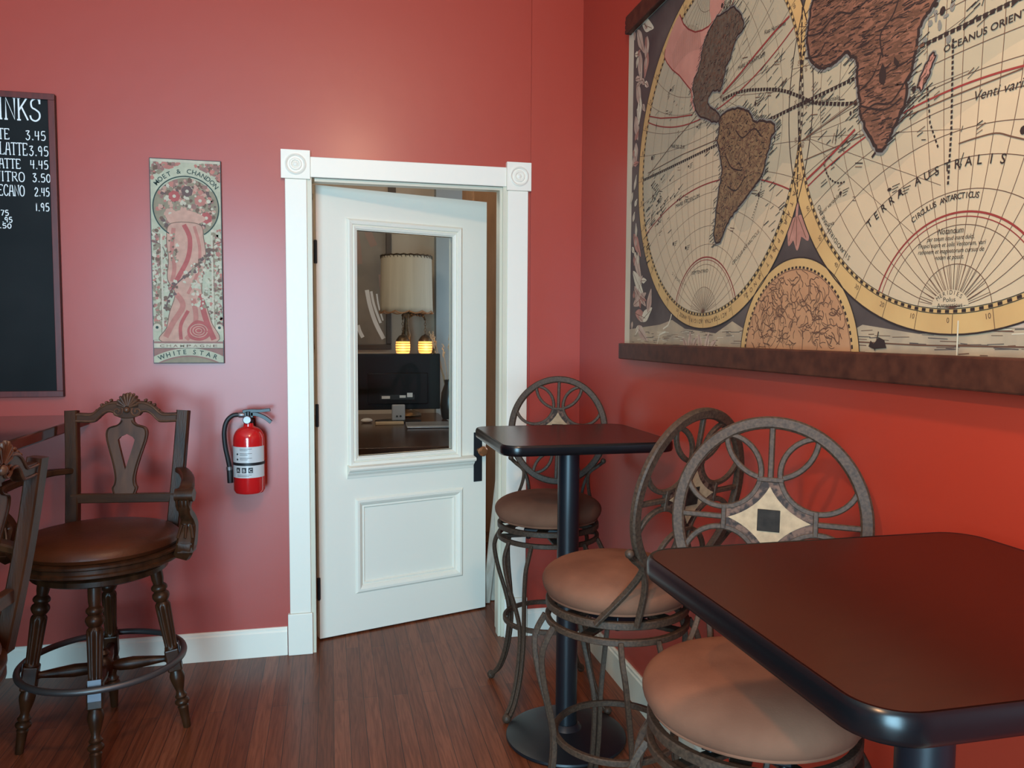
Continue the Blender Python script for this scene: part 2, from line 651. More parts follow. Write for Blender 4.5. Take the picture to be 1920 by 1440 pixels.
GL = {  # hand-drawn stroke letters on a 1 x 1 cell
    'D': [[(.1, 0), (.1, 1), (.6, .95), (.9, .5), (.6, .05), (.1, 0)]],
    'R': [[(.1, 0), (.1, 1), (.7, .95), (.8, .75), (.65, .52), (.1, .5)], [(.4, .5), (.95, 0)]],
    'I': [[(.5, 0), (.5, 1)], [(.2, 1), (.8, 1)], [(.2, 0), (.8, 0)]],
    'N': [[(.08, 0), (.08, 1), (.9, 0), (.9, 1)], [(-.08, 0), (.24, 0)], [(.74, 1), (1.06, 1)]],
    'K': [[(.12, 0), (.12, 1)], [(.9, 1), (.12, .42)], [(.38, .6), (.98, 0)], [(-.05, 0), (.3, 0)], [(-.05, 1), (.3, 1)]],
    'S': [[(.95, .82), (.85, .98), (.5, 1), (.15, .86), (.2, .6), (.55, .5), (.9, .36), (.9, .12), (.55, -.02), (.15, .04),
           (.02, .22)], [(.95, .98), (.95, .76)]],
    'T': [[(.5, 0), (.5, 1)], [(0, .92), (0, 1), (1, 1), (1, .92)], [(.3, 0), (.7, 0)]],
    'E': [[(.12, 0), (.12, 1)], [(0, 1), (.9, 1), (.9, .86)], [(.12, .52), (.65, .52)], [(0, 0), (.9, 0), (.9, .14)]],
    'L': [[(.12, 1), (.12, 0), (.9, 0), (.9, .14)], [(0, 1), (.3, 1)]],
    'A': [[(.02, 0), (.3, 1), (.7, 1), (.95, 0)], [(.15, .42), (.85, .42)], [(-.1, 0), (.2, 0)], [(.8, 0), (1.1, 0)]],
    'C': [[(.92, .8), (.7, 1), (.3, .97), (.05, .6), (.1, .25), (.4, 0), (.75, .04), (.95, .22)]],
    'O': [[(.5, 1), (.15, .85), (.03, .5), (.15, .12), (.5, 0), (.85, .12), (.97, .5), (.85, .85), (.5, 1)]],
    'M': [[(.05, 0), (.1, 1), (.5, .3), (.9, 1), (.95, 0)]],
    '0': [[(.5, 1), (.15, .75), (.12, .3), (.45, 0), (.8, .2), (.85, .7), (.5, 1)]],
    '1': [[(.3, .8), (.5, 1), (.5, 0)]],
    '2': [[(.1, .75), (.4, 1), (.8, .85), (.75, .55), (.1, 0), (.95, .02)]],
    '3': [[(.1, .95), (.75, .98), (.4, .6), (.8, .45), (.75, .12), (.4, -.02), (.08, .15)]],
    '4': [[(.15, 1), (.1, .45), (.9, .5)], [(.75, 1), (.7, 0)]],
    '5': [[(.85, 1), (.25, .98), (.2, .58), (.65, .6), (.88, .35), (.65, .03), (.1, .05)]],
    '7': [[(.1, 1), (.9, .98), (.4, 0)]],
    '8': [[(.5, .55), (.2, .75), (.5, 1), (.8, .78), (.5, .55), (.12, .25), (.5, 0), (.88, .25), (.5, .55)]],
    '9': [[(.8, .75), (.5, 1), (.15, .8), (.25, .52), (.6, .52), (.8, .78), (.7, 0)]],
    '.': [[(.4, 0), (.6, 0), (.6, .08), (.4, .08), (.4, 0)]],
}


def chalk_text(F, s, x0, x1, z, h, wd, mi, layer, cells=None):
    n = len(s)
    ws = [0.45 if c in '.1' else (0.5 if c == 'I' else 1.0) for c in s]
    tot = sum(ws) + 0.18 * (n - 1)
    k = (x1 - x0) / tot
    x = x0
    for c, cw in zip(s, ws):
        for st in GL[c]:
            pts = [(x + px * cw * k, z + py * h + random.uniform(-.01, .01) * h) for px, py in st]
            if len(pts) > 3 and c in 'S3502869CO':
                pts = [(p.x, p.y) for p in spline([(a, b, 0) for a, b in pts], 4)]
            F.line(pts, wd, mi, layer)
        x += (cw + 0.18) * k


# ------------------------------------------------------------------ the room
H = 3.3
XL, YF = -5.2, -5.2          # left wall, street wall
OX0, OX1, OZ = -1.212, -0.373, 2.082   # door opening
WT = 0.13                    # wall thickness

bm = BM()
box(bm, XL - .1, 1.6, YF - .1, 3.4, -0.06, 0.0)
struct(obj('floor', bm, M['floor'], smooth=False))

bm = BM()
box(bm, XL - .1, 1.6, YF - .1, 3.4, H, H + .08)
struct(obj('ceiling', bm, M['ceil'], smooth=False))

bm = BM()                    # wall with the door: red towards the cafe, beige towards the office
for x0, x1, z0, z1 in ((XL, OX0 - .02, 0, H), (OX1 + .02, 1.5, 0, H), (OX0 - .02, OX1 + .02, OZ + .02, H)):
    box(bm, x0, x1, 0, WT, z0, z1)
for f in bm.faces:
    f.normal_update()
    if f.calc_center_median().y > WT - 1e-4:
        f.material_index = 1
struct(obj('wall_back', bm, [M['wall'], M['beige']], smooth=False))

bm = BM()
box(bm, 0, .12, YF, 0, 0, H)
struct(obj('wall_right', bm, M['wall'], smooth=False))
bm = BM()
box(bm, XL - .12, XL, YF, 0, 0, H)
struct(obj('wall_left', bm, M['wall'], smooth=False))

bm = BM()                    # street wall with two window openings
wins = ((-2.82, -1.42, .12, 2.45),)
xs = [XL - .12, -2.82, -1.42, .12]
box(bm, xs[0], xs[1], YF - .2, YF, 0, H)
box(bm, xs[2], xs[3], YF - .2, YF, 0, H)
for x0, x1, z0, z1 in wins:
    box(bm, x0, x1, YF - .2, YF, 0, z0)
    box(bm, x0, x1, YF - .2, YF, z1, H)
struct(obj('wall_front', bm, M['wall'], smooth=False))
for i, (x0, x1, z0, z1) in enumerate(wins):
    bm = BM()
    for a, b in ((x0, x0 + .06), (x1 - .06, x1), ((x0 + x1) / 2 - .03, (x0 + x1) / 2 + .03)):
        box(bm, a, b, YF - .14, YF - .06, z0, z1)
    for a, b in ((z0, z0 + .06), (z1 - .06, z1), (z1 - .5, z1 - .45)):
        box(bm, x0 + .06, x1 - .06, YF - .135, YF - .065, a, b)
    struct(obj('window_%d' % (i + 1), bm, M['white'], smooth=False))

# office shell
bm = BM()
box(bm, -3.0, 1.5, 3.1, 3.2, 0, H)
struct(obj('wall_far', bm, M['beige'], smooth=False))
bm = BM()
box(bm, 1.5, 1.6, 0, 3.1, 0, H)
struct(obj('wall_far_right', bm, M['beige'], smooth=False))
bm = BM()
box(bm, -3.1, -3.0, WT, 3.2, 0, H)
struct(obj('wall_far_left', bm, M['beige'], smooth=False))
bm = BM()                    # grey-blue chimney breast seen through the pane
box(bm, -.28, .9, 2.98, 3.1, 0, H)
struct(obj('wall_far_breast', bm, M['bluewall'], smooth=False))


def skirting(name, pts, m, h=.125, t=.015):
    """pts: two ends on the wall line, board sticks out to the left of the direction"""
    bm = BM()
    a, b = Vector((*pts[0], 0)), Vector((*pts[1], 0))
    d = (b - a).normalized()
    nrm = Vector((-d.y, d.x, 0))
    prof = [(0, 0), (t, 0), (t, h - .02), (t - .004, h - .014), (t - .004, h - .006), (t - .009, h), (0, h)]
    A = [bm.verts.new(a + nrm * p + Vector((0, 0, q))) for p, q in prof]
    B = [bm.verts.new(b + nrm * p + Vector((0, 0, q))) for p, q in prof]
    quad(bm, A)
    quad(bm, B[::-1])
    for i in range(len(A)):
        j = (i + 1) % len(A)
        quad(bm, [A[i], B[i], B[j], A[j]])
    return struct(obj(name, bm, m, smooth=False))


skirting('baseboard_back', [(-1.335, 0), (XL, 0)], M['white'])
skirting('baseboard_corner', [(-.0152, -.010), (-.247, -.010)], M['white'])
bm = BM()                    # shallow boxed-out strip of wall in the corner
box(bm, -.243, -.0002, -.010, -.0002, 0, H)
struct(obj('trim_3', bm, M['wall'], smooth=False))
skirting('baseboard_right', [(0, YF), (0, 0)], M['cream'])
skirting('baseboard_left', [(XL, 0), (XL, YF)], M['white'])

# door casing with bullseye corner blocks and plinths
trim = struct(link('trim_1', None))
trim.location = (0, 0, 0)


def casing(name, x0, x1, z0, z1, t, bev=.003):
    bm = BM()
    box(bm, x0, x1, -t, 0, z0, z1)
    return obj(name, bm, M['white'], trim, smooth=False, bevel=bev)


casing('side_casing', -1.322, -1.232, .185, 2.072, .020)
casing('side_casing', -.352, -.257, .185, 2.066, .020)
casing('plinth', -1.331, -1.226, 0, .1846, .027)
casing('plinth', -.360, -.250, 0, .1846, .027)
casing('head_casing', -1.217, -.358, 2.082, 2.168, .020)
for x0, x1, z0 in ((-1.337, -1.2172, 2.0724), (-.3578, -.245, 2.0664)):
    bm = BM()
    z1 = 2.192
    box(bm, x0, x1, -.026, 0, z0, z1)
    cx, cz, R_ = (x0 + x1) / 2, (z0 + z1) / 2, .044
    prof = [(R_, 0), (R_, .004), (R_ * .88, .007), (R_ * .74, .001), (R_ * .62, .001), (R_ * .52, .006), (R_ * .40, .006),
            (R_ * .30, .001), (R_ * .2, .005), (0, .007)]
    mt = Matrix.Translation((cx, -.026, cz)) @ Matrix.Rotation(PI / 2, 4, 'X')
    lathe(bm, prof, 32, mt)
    obj('bullseye_block', bm, M['white'], trim, bevel=0)
# jambs and inner stop beads
bm = BM()
box(bm, -1.2319, OX0, -.012, WT, 0, OZ)
box(bm, OX1, -.3521, -.012, WT, 0, OZ)
box(bm, -1.2319, -.3521, -.012, WT, OZ, OZ + .012)
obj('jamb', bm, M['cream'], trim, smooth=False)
bm = BM()
box(bm, OX1 - .012, OX1, -.0, .05, 0, OZ - .0)
box(bm, OX0 + .012, OX1 - .012, 0, .05, OZ - .014, OZ)
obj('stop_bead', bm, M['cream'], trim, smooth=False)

# ------------------------------------------------------------------ the half-glazed door, standing ajar into the office
ang = math.atan2(.26, .828)
door = struct(link('door_1', None))
door.location = (-1.198, .122, 0)
door.rotation_euler = (0, 0, ang)
DW, DZ0, DZ1, DT = .868, .008, 2.076, .038
gx0, gx1, gz0, gz1 = .190, .678, .843, 1.890      # pane
px0, px1, pz0, pz1 = .178, .732, .197, .640       # lower panel opening
bm = BM()
box(bm, 0, gx0, 0, DT, DZ0, DZ1)
box(bm, .7325, DW, 0, DT, DZ0, DZ1)
box(bm, gx1, .7325, 0, DT, .700, DZ1)
box(bm, gx0, gx1, 0, DT, gz1, DZ1)
box(bm, gx0, gx1, 0, DT, pz1, gz0)
box(bm, gx1, .7325, 0, DT, pz1, .700)
box(bm, gx0, .7325, 0, DT, DZ0, pz0)
obj('door_leaf', bm, M['white'], door, smooth=False)
bm = BM()
box(bm, gx0, px1, .016, .030, pz0, pz1)
obj('door_panel', bm, M['white'], door, smooth=False)


def ring_mould(bm, x0, x1, z0, z1, steps):
    """mitred moulding around an opening; steps = [(inset outward, y), ...] from inside to outside"""
    loops = []
    for o, y in steps:
        loops.append([bm.verts.new((a, y, b)) for a, b in ((x0 - o, z0 - o), (x1 + o, z0 - o), (x1 + o, z1 + o), (x0 - o, z1 + o))])
    for A, B in zip(loops, loops[1:]):
        for i in range(4):
            j = (i + 1) % 4
            quad(bm, [A[i], A[j], B[j], B[i]])


bm = BM()
ring_mould(bm, gx0, gx1, gz0, gz1, [(0, .020), (.0, .004), (.006, -.006), (.016, -.010), (.022, -.004), (.026, -.013), (.040, -.016),
                                    (.047, -.010), (.050, .001)])
obj('pane_moulding', bm, M['white'], door, smooth=False)
bm = BM()
ring_mould(bm, px0 + .03, px1 - .03, pz0 + .03, pz1 - .03,
           [(-.016, .016), (-.010, .006), (-.002, .008), (.004, -.001), (.016, -.010), (.026, -.010), (.034, -.003), (.036, .001)])
obj('panel_moulding', bm, M['white'], door, smooth=False)
bm = BM()                                           # the little shelf moulding under the pane
prof = [(0, .742), (-.006, .744), (-.010, .756), (-.022, .768), (-.026, .776), (-.040, .782), (-.044, .790), (-.040, .798), (-.006, .806),
        (0, .806)]
A = [bm.verts.new((.135, y, z)) for y, z in prof]
B = [bm.verts.new((.792, y, z)) for y, z in prof]
quad(bm, A)
quad(bm, B[::-1])
for i in range(len(A)):
    j = (i + 1) % len(A)
    quad(bm, [A[i], B[i], B[j], A[j]])
obj('shelf_moulding', bm, M['white'], door, smooth=False)
bm = BM()
box(bm, gx0 - .002, gx1 + .002, .018, .022, gz0 - .002, gz1 + .002)
obj('glass_pane', bm, M['glass'], door, smooth=False)
bm = BM()
box(bm, .797, .845, -.004, 0, .668, .920)
obj('lock_plate', bm, M['iron'], door, smooth=False, bevel=.0015)
kn = door.children[-1]
bm = BM()
mt = Matrix.Translation((.826, -.004, .828)) @ Matrix.Rotation(PI / 2, 4, 'X')
lathe(bm, [(0.012, 0), (.010, .02), (.010, .026), (.018, .030), (.025, .040), (.025, .048), (.018, .057), (0, .060)], 24, mt)
obj('door_knob', bm, M['brass'], kn)
for z in (1.78, 1.045, .245):
    bm = BM()
    box(bm, -.010, .003, -.006, .004, z - .05, z + .05)
    lathe(bm, [(.006, z - .052), (.006, z + .052)], 10, Matrix.Translation((-.005, -.006, 0)))
    obj('hinge', bm, M['iron'], door)


# ------------------------------------------------------------------ metal bar stools with suede seats
def make_stool(label, legrot):
    root = thing('bar_stool', label, 'bar stool', group='metal bar stools with round suede seats')
    # seat cushion
    bm = BM()
    rs, zc, hc = .206, .749, .055
    prof = [(0, zc - hc)]
    for i in range(1, 24):
        p = -PI / 2 + PI * i / 24
        prof.append((rs * abs(math.cos(p)) ** (.6 if p > 0 else .36), zc + hc * math.sin(p)))
    prof.append((0, zc + hc))
    prof = [(r, z if z > zc else max(z, zc - .048)) for r, z in prof]
    lathe(bm, prof, 64)
    seat = obj('seat', bm, M['suede'], root)
    bm = BM()
    tube(bm, [(.188 * math.cos(2 * PI * i / 64), .188 * math.sin(2 * PI * i / 64), .7145) for i in range(64)], .004, 8, True)
    obj('seam_piping', bm, M['suede'], seat)
    # seat band and swivel plate
    bm = BM()
    sweep(bm, [(.188 * math.cos(2 * PI * i / 64), .188 * math.sin(2 * PI * i / 64), .688) for i in range(64)],
          rsec(.016, .020), True, (0, 0, 1))
    box(bm, -.18, .18, -.018, .018, .682, .692)
    box(bm, -.018, .018, -.18, .18, .682, .692)
    obj('seat_band', bm, M['bronze'], root)
    bm = BM()
    box(bm, -.08, .08, -.08, .08, .654, .682)
    for sx in (-1, 1):
        for sy in (-1, 1):
            lathe(bm, [(.010, .640), (.010, .654)], 8, Matrix.Translation((sx * .065, sy * .065, 0)))
    obj('swivel_plate', bm, M['blackmetal'], root, bevel=.003)
    # leg frame ring
    cs = legrot
    bm = BM()
    sweep(bm, [(.190 * math.cos(2 * PI * i / 64), .190 * math.sin(2 * PI * i / 64), .645) for i in range(64)],
          rsec(.015, .017), True, (0, 0, 1))
    for k in range(2):
        a = cs + k * PI / 2 + PI / 4
        sweep(bm, [(.188 * math.cos(a), .188 * math.sin(a), .645), (-.188 * math.cos(a), -.188 * math.sin(a), .645)],
              rsec(.03, .010), False, (0, 0, 1))
    obj('leg_ring', bm, M['bronze'], root)
    # four cabriole legs, each of two bars that meet at the foot ring
    for k in range(4):
        a = cs + k * PI / 2
        er = Vector((math.cos(a), math.sin(a), 0))
        et = Vector((-math.sin(a), math.cos(a), 0))
        bm = BM()
        for s in (-1, 1):
            P = [(.190, .050, .645), (.214, .052, .60), (.221, .046, .555), (.210, .034, .48), (.188, .018, .39), (.176, .0095, .32),
                 (.178, .0085, .24), (.196, .0085, .14), (.228, .0085, .06), (.262, .0085, .022)]
            pts = spline([er * r + et * (t * s) + Vector((0, 0, z)) for r, t, z in P], 6)
            sweep(bm, pts, rsec(.0125, .015), False, er)
        sphere(bm, er * .270 + Vector((0, 0, .0165)), .0165, 12, 8)
        obj('leg', bm, M['bronze'], root)
    bm = BM()
    sweep(bm, [(.166 * math.cos(2 * PI * i / 64), .166 * math.sin(2 * PI * i / 64), .318) for i in range(64)],
          rsec(.014, .017), True, (0, 0, 1))
    obj('foot_ring', bm, M['bronze'], root)
    # oval back
    A_, TL, ZR, D_ = .208, .183, 1.022, .243
    ct, st = math.cos(TL), math.sin(TL)

    def bk(u, v, d=0.0):
        """u, v in ring half-widths; d metres towards the sitter"""
        x, y = u * A_, v * A_
        return Vector((x, -D_ - y * st + d * ct, ZR + y * ct + d * st))

    nrm = bk(0, 0, 1) - bk(0, 0, 0)
    bm = BM()
    E_ = [bk(.935 * math.cos(2 * PI * i / 96), 1.018 * math.sin(2 * PI * i / 96)) for i in range(96)]
    sweep(bm, E_, rsec(.027, .018, .45), True, nrm)
    back = obj('back_ring', bm, M['bronze'], root)
    bm = BM()
    sec = rsec(.0125, .012, .4)

    def inring(u, v):
        return (u / .95) ** 2 + (v / 1.035) ** 2 <= 1.0

    for sx in (-1, 1):
        for sy in (-1, 1):
            pts = [(sx * (.48 - .385 * math.cos(math.radians(t))), sy * (.49 + .385 * math.sin(math.radians(t)))) for t in range(80, -176, -5)]
            sweep(bm, [bk(u, v) for u, v in pts if inring(u, v)], sec, False, nrm)
            pts = [(sx * .46 * math.cos(math.radians(t)), sy * (.885 + .46 * math.sin(math.radians(t)))) for t in range(-178, -103, 4)]
            sweep(bm, [bk(u, v) for u, v in pts if inring(u, v)], sec, False, nrm)
    for s in (-1, 1):
        sweep(bm, [bk(0, s * .42), bk(0, s * 1.03)], sec, False, nrm)
        sweep(bm, [bk(s * .46, 0), bk(s * .95, 0)], sec, False, nrm)
        sweep(bm, [bk(-.13, s * .42), bk(.13, s * .42)], rsec(.011, .014), False, nrm)
        sweep(bm, [bk(s * .455, -.12), bk(s * .455, .12)], rsec(.011, .014), False, nrm)
    obj('back_scrollwork', bm, M['bronze'], back)
    # medallion: stone inlay with a pale four-pointed star and a dark tile
    out = []
    for q in range(4):
        sx, sy = ((1, 1), (-1, 1), (-1, -1), (1, -1))[q]
        seg = [(.48 + .385 * math.cos(math.radians(t)), .49 + .385 * math.sin(math.radians(t))) for t in range(-97, -172, -6)]
        seg = [(.43, .105)] + seg + [(.105, .40)]
        seg = [(sx * u, sy * v) for u, v in seg]
        out += seg if q in (0, 2) else seg[::-1]
    bm = BM()
    prism(bm, out, -.005, .005, bk)
    med = obj('medallion', bm, M['mosaic'], back, smooth=False)
    for dd in ((.005, .0064), (-.0064, -.005)):
        star = []
        for q in range(4):
            a0 = q * PI / 2
            tip = [(.41, 0), (0, .35), (-.41, 0), (0, -.35)][q]
            nxt = [(.41, 0), (0, .35), (-.41, 0), (0, -.35)][(q + 1) % 4]
            c = ((tip[0] + nxt[0]) * .30, (tip[1] + nxt[1]) * .30)
            for i in range(8):
                t = i / 8
                star.append(((1 - t) ** 2 * tip[0] + 2 * t * (1 - t) * c[0] + t * t * nxt[0],
                             (1 - t) ** 2 * tip[1] + 2 * t * (1 - t) * c[1] + t * t * nxt[1]))
        bm = BM()
        prism(bm, star, dd[0], dd[1], bk)
        so = obj('star_inlay', bm, M['creamstone'], med, smooth=False)
    for dd in ((.0064, .0085), (-.0085, -.0064)):
        bm = BM()
        prism(bm, [(-.112, -.112), (.112, -.112), (.112, .112), (-.112, .112)], dd[0], dd[1], bk)
        obj('center_tile', bm, M['slate'], med, smooth=False, bevel=.001)
    # back supports: a scroll on the ring and two curved bars down to the seat band
    for s in (-1, 1):
        bm = BM()
        top = bk(s * .82, -.69)
        kn = bk(s * .925, -.60)
        for aa, zz in ((208, .690), (238, .690)):
            a = math.radians(aa)
            x = .200 * math.cos(a) * (1 if s < 0 else -1)
            y = .200 * math.sin(a)
            foot = Vector((x, y, zz))
            j = bk(s * .655, -.83, .0)
            m1 = j * .62 + foot * .38 + Vector((-s * .012, -.004, 0))
            sweep(bm, spline([kn, top, j, m1, foot], 6), rsec(.012, .015), False, (0, -1, .2))
        sphere(bm, kn + Vector((0, 0, .003)), .0115, 12, 8)
        obj('back_support', bm, M['bronze'], root)
    return root


s1 = make_stool('metal bar stool at the corner, behind the far pedestal table', math.radians(132 - 155.5))
s1.location = (-.324, -.632, 0)
s1.rotation_euler = (0, 0, math.radians(155.5))
s2 = make_stool('metal bar stool between the two pedestal tables, oval back turned side-on', math.radians(87 - 25.7))
s2.location = (-.378, -1.528, 0)
s2.rotation_euler = (0, 0, math.radians(25.7))
s3 = make_stool('nearest metal bar stool, suede seat tucked under the near table, back facing us', math.radians(150 - 143.5))
s3.location = (-.368, -2.221, 0)
s3.rotation_euler = (0, 0, math.radians(143.5))


# ------------------------------------------------------------------ pedestal tables
def make_table(label, x0, x1, y0, y1, cx, cy, ztop=1.077):
    t = thing('pedestal_table', label, 'table', (cx, cy, 0), 0, 'black pedestal tables along the right wall')
    X0, X1, Y0, Y1 = x0 - cx, x1 - cx, y0 - cy, y1 - cy
    r = .055
    bm = BM()
    prism(bm, rrect(X0 + .004, X1 - .004, Y0 + .004, Y1 - .004, r - .004, 10), ztop - .030, ztop, lambda u, v, d: Vector((u, v, d)))
    obj('table_top', bm, M['laminate'], t, smooth=False)
    bm = BM()
    o = rrect(X0, X1, Y0, Y1, r, 10)
    prof = [(.0, -.002), (.0045, -.0005), (.0075, -.004), (.009, -.010), (.009, -.026), (.006, -.033), (0, -.035), (-.010, -.035)]
    n = len(o)
    rows = []
    for i, (u, v) in enumerate(o):
        a, b = o[i - 1], o[(i + 1) % n]
        tx, ty = b[0] - a[0], b[1] - a[1]
        l = math.hypot(tx, ty)
        nx, ny = ty / l, -tx / l
        rows.append([bm.verts.new((u + nx * (p - .004), v + ny * (p - .004), ztop + q + .001)) for p, q in prof])
    for i in range(n):
        j = (i + 1) % n
        for k in range(len(prof) - 1):
            quad(bm, [rows[i][k], rows[j][k], rows[j][k + 1], rows[i][k + 1]])
    obj('edge_band', bm, M['black'], t, angle=1.0)
    bm = BM()
    lathe(bm, [(.0375, .03), (.0375, ztop - .045)], 40)
    obj('column', bm, M['blackmetal'], t)
    bm = BM()
    box(bm, -.17, .17, -.025, .025, ztop - .045, ztop - .031)
    box(bm, -.025, .025, -.17, .17, ztop - .0449, ztop - .0311)
    obj('top_bracket', bm, M['blackmetal'], t, smooth=False)
    bm = BM()
    lathe(bm, [(0, 0), (.208, 0), (.212, .006), (.210, .013), (.19, .019), (.12, .028), (.055, .038), (.046, .05), (.040, .055), (.0376, .055)], 64)
    obj('base_disc', bm, M['blackmetal'], t)
    return t


make_table('far dark mahogany pedestal table by the half-glazed door', -.625, -.058, -1.208, -.690, -.341, -.950)
make_table('near dark mahogany pedestal table in the right foreground', -.664, -.055, -2.935, -2.372, -.352, -2.640)


# ------------------------------------------------------------------ carved wooden swivel stools
def make_wood_stool(label, legrot):
    root = thing('carved_bar_stool', label, 'bar stool', group='carved wooden bar stools')
    # seat
    bm = BM()
    prof = [(0, .685), (.225, .685), (.246, .690), (.254, .703), (.250, .718), (.235, .731), (.20, .740), (.12, .746), (0, .748)]
    lathe(bm, prof, 64)
    seat = obj('seat', bm, M['leather'], root)
    bm = BM()
    lathe(bm, [(.20, .640), (.252, .642), (.262, .648), (.262, .656), (.256, .660), (.256, .672), (.264, .677), (.264, .684), (.255, .688), (.2, .688)], 64)
    obj('seat_rim', bm, M['wood'], root)
    bm = BM()
    lathe(bm, [(0, .598), (.195, .598), (.212, .606), (.212, .622), (.204, .628), (.19, .632), (0, .632)], 64)
    lathe(bm, [(.12, .632), (.12, .642)], 32)
    obj('swivel_base', bm, M['wood'], root)
    # turned legs
    for k in range(4):
        a = legrot + k * PI / 2
        p0 = Vector((.262 * math.cos(a), .262 * math.sin(a), 0))
        p1 = Vector((.168 * math.cos(a), .168 * math.sin(a), .600))
        L = (p1 - p0).length
        mt = align(p0, p1)
        bm = BM()
        prof = [(.011, 0), (.013, .004), (.014, .035), (.017, .075), (.019, .080), (.015, .086), (.023, .094), (.025, .100), (.023, .106),
                (.015, .112), (.020, .118), (.021, .122), (.016, .128), (.013, .140), (.018, .160), (.024, .185), (.025, .198), (.021, .212),
                (.018, .222)]
        lathe(bm, prof, 28, mt)
        prof = [(.018, .300), (.023, .304), (.021, .310)] + [(.021 + .005 * t / 10, .312 + .15 * t / 10) for t in range(11)] + \
               [(.024, .468), (.018, .476), (.024, .483), (.028, .492), (.029, .498), (.027, .506), (.019, .514), (.026, .522), (.027, .528),
                (.025, .534), (.017, .542), (.020, .56), (.021, L)]
        lathe(bm, prof, 48, mt, 0, (.312, .462, 8, .22))
        leg = obj('leg', bm, M['wood'], root, angle=.9)
        bm = BM()
        box(bm, -.024, .024, -.024, .024, .220, .302, 0, mt @ Matrix.Rotation(0, 4, 'Z'))
        obj('leg_block', bm, M['wood'], leg, smooth=False, bevel=.005)
        # scuff plate on the outside of the block
        zc = .285
        rc = .262 + (.168 - .262) * zc / .6
        M2 = Matrix.Translation((rc * math.cos(a), rc * math.sin(a), zc)) @ Matrix.Rotation(a, 4, 'Z') @ Matrix.Rotation(-.155, 4, 'Y')
        bm = BM()
        box(bm, .0235, .0262, -.020, .020, -.042, .026, 0, M2)
        obj('scuff_plate', bm, M['plate'], leg, smooth=False, bevel=.001)
        # stretcher from the hub
        bm = BM()
        q0 = Vector((.03 * math.cos(a), .03 * math.sin(a), .262))
        q1 = Vector((.205 * math.cos(a), .205 * math.sin(a), .262))
        ll = (q1 - q0).length
        lathe(bm, [(.014, 0), (.02, .02), (.022, .06), (.017, .11), (.011, ll - .015), (.014, ll - .008), (.012, ll)], 16, align(q0, q1))
        obj('stretcher', bm, M['wood'], root)
    bm = BM()
    lathe(bm, [(0, .198), (.010, .200), (.020, .212), (.012, .222), (.026, .232), (.034, .262), (.026, .290), (.014, .300), (.020, .310), (.012, .322), (0, .326)], 24)
    obj('hub', bm, M['wood'], root)
    bm = BM()
    rr = .262 + (.168 - .262) * .285 / .6 + .039
    tube(bm, [(rr * math.cos(2 * PI * i / 72), rr * math.sin(2 * PI * i / 72), .288) for i in range(72)], .011, 12, True)
    obj('foot_ring', bm, M['ringmetal'], root)
    # back: posts splay and lean
    TL = math.atan2(.075, .43)

    def bk(x, z, d=0.0):
        t = z - .70
        return Vector((x, -.205 - t * .175 + d, z))

    for s in (-1, 1):
        bm = BM()
        pts = [bk(s * (.176 + .024 * t), .672 + .453 * t) + Vector((0, -.006 * math.sin(PI * t), 0)) for t in [i / 10 for i in range(11)]]
        sweep(bm, pts, rsec(.044, .034, .22), False, (0, 1, 0))
        obj('back_post', bm, M['wood'], root, angle=.5)
    # crest rail with scrolls and a shell
    bm = BM()
    topl = [(-.188, 1.118), (-.135, 1.116), (-.118, 1.122), (-.095, 1.142), (-.070, 1.156), (-.045, 1.160), (-.022, 1.158), (0, 1.156)]
    botl = [(-.188, 1.083), (-.125, 1.081), (-.108, 1.088), (-.088, 1.108), (-.070, 1.118), (-.050, 1.116), (-.036, 1.104), (-.020, 1.098), (0, 1.096)]
    top = [(p.x, p.y) for p in spline([(a, b, 0) for a, b in topl], 4)]
    bot = [(p.x, p.y) for p in spline([(a, b, 0) for a, b in botl], 4)]
    outl = top + [(-x, z) for x, z in top[::-1][1:]] + [(-x, z) for x, z in bot[:-1]] + bot[::-1]
    prism(bm, outl, -.012, .012, lambda u, v, d: bk(u, v, d))
    crest = obj('crest_rail', bm, M['woodx'], root, smooth=False, bevel=.003)
    bm = BM()
    for sd in (-.0125, .0125):
        for s in (-1, 1):
            for line, off in ((top, -.007), (bot, .006)):
                pts = [bk(s * x, z + off, sd) for x, z in line if abs(x) > .03]
                tube(bm, pts, .0035, 6)
            c = (s * .034, 1.122)
            sp = [bk(c[0] + s * (.020 - .0022 * i * .5) * math.cos(.55 * i + 2.4) * (1 if True else 1), c[1] + (.020 - .0011 * i) * math.sin(.55 * i + 2.4), sd) for i in range(16)]
            tube(bm, sp, .004, 6)
            for q in range(5):          # little leaf buds along the top
                sphere(bm, bk(s * (.062 + .016 * q), 1.163 - .0085 * q - (.004 * q if q > 2 else 0), sd * .4), .0055, 8, 6)
    obj('crest_carving', bm, M['splat'], crest)
    bm = BM()
    for sd in (-1, 1):
        for i in range(9):              # fan shell
            a = math.radians(18 + 144 * i / 8)
            ln = .048 + .008 * math.sin(PI * i / 8)
            b0 = bk(.008 * math.cos(a), 1.135 + .008 * math.sin(a), sd * .013)
            b1 = bk(ln * .85 * math.cos(a), 1.135 + ln * math.sin(a), sd * .012)
            sweep(bm, [b0, b0 * .5 + b1 * .5, b0 * .1 + b1 * .9, b1], circ(.0052, 8), False, None, 0, [.5, .9, 1.15, .6])
    prism(bm, arc(0, 1.136, .040, 0, 180, 20, .046), -.012, .012, lambda u, v, d: bk(u, v, d))
    sphere(bm, bk(0, 1.128, .014), .012, 12, 8)
    sphere(bm, bk(0, 1.128, -.014), .012, 12, 8)
    obj('shell_ornament', bm, M['splat'], crest)
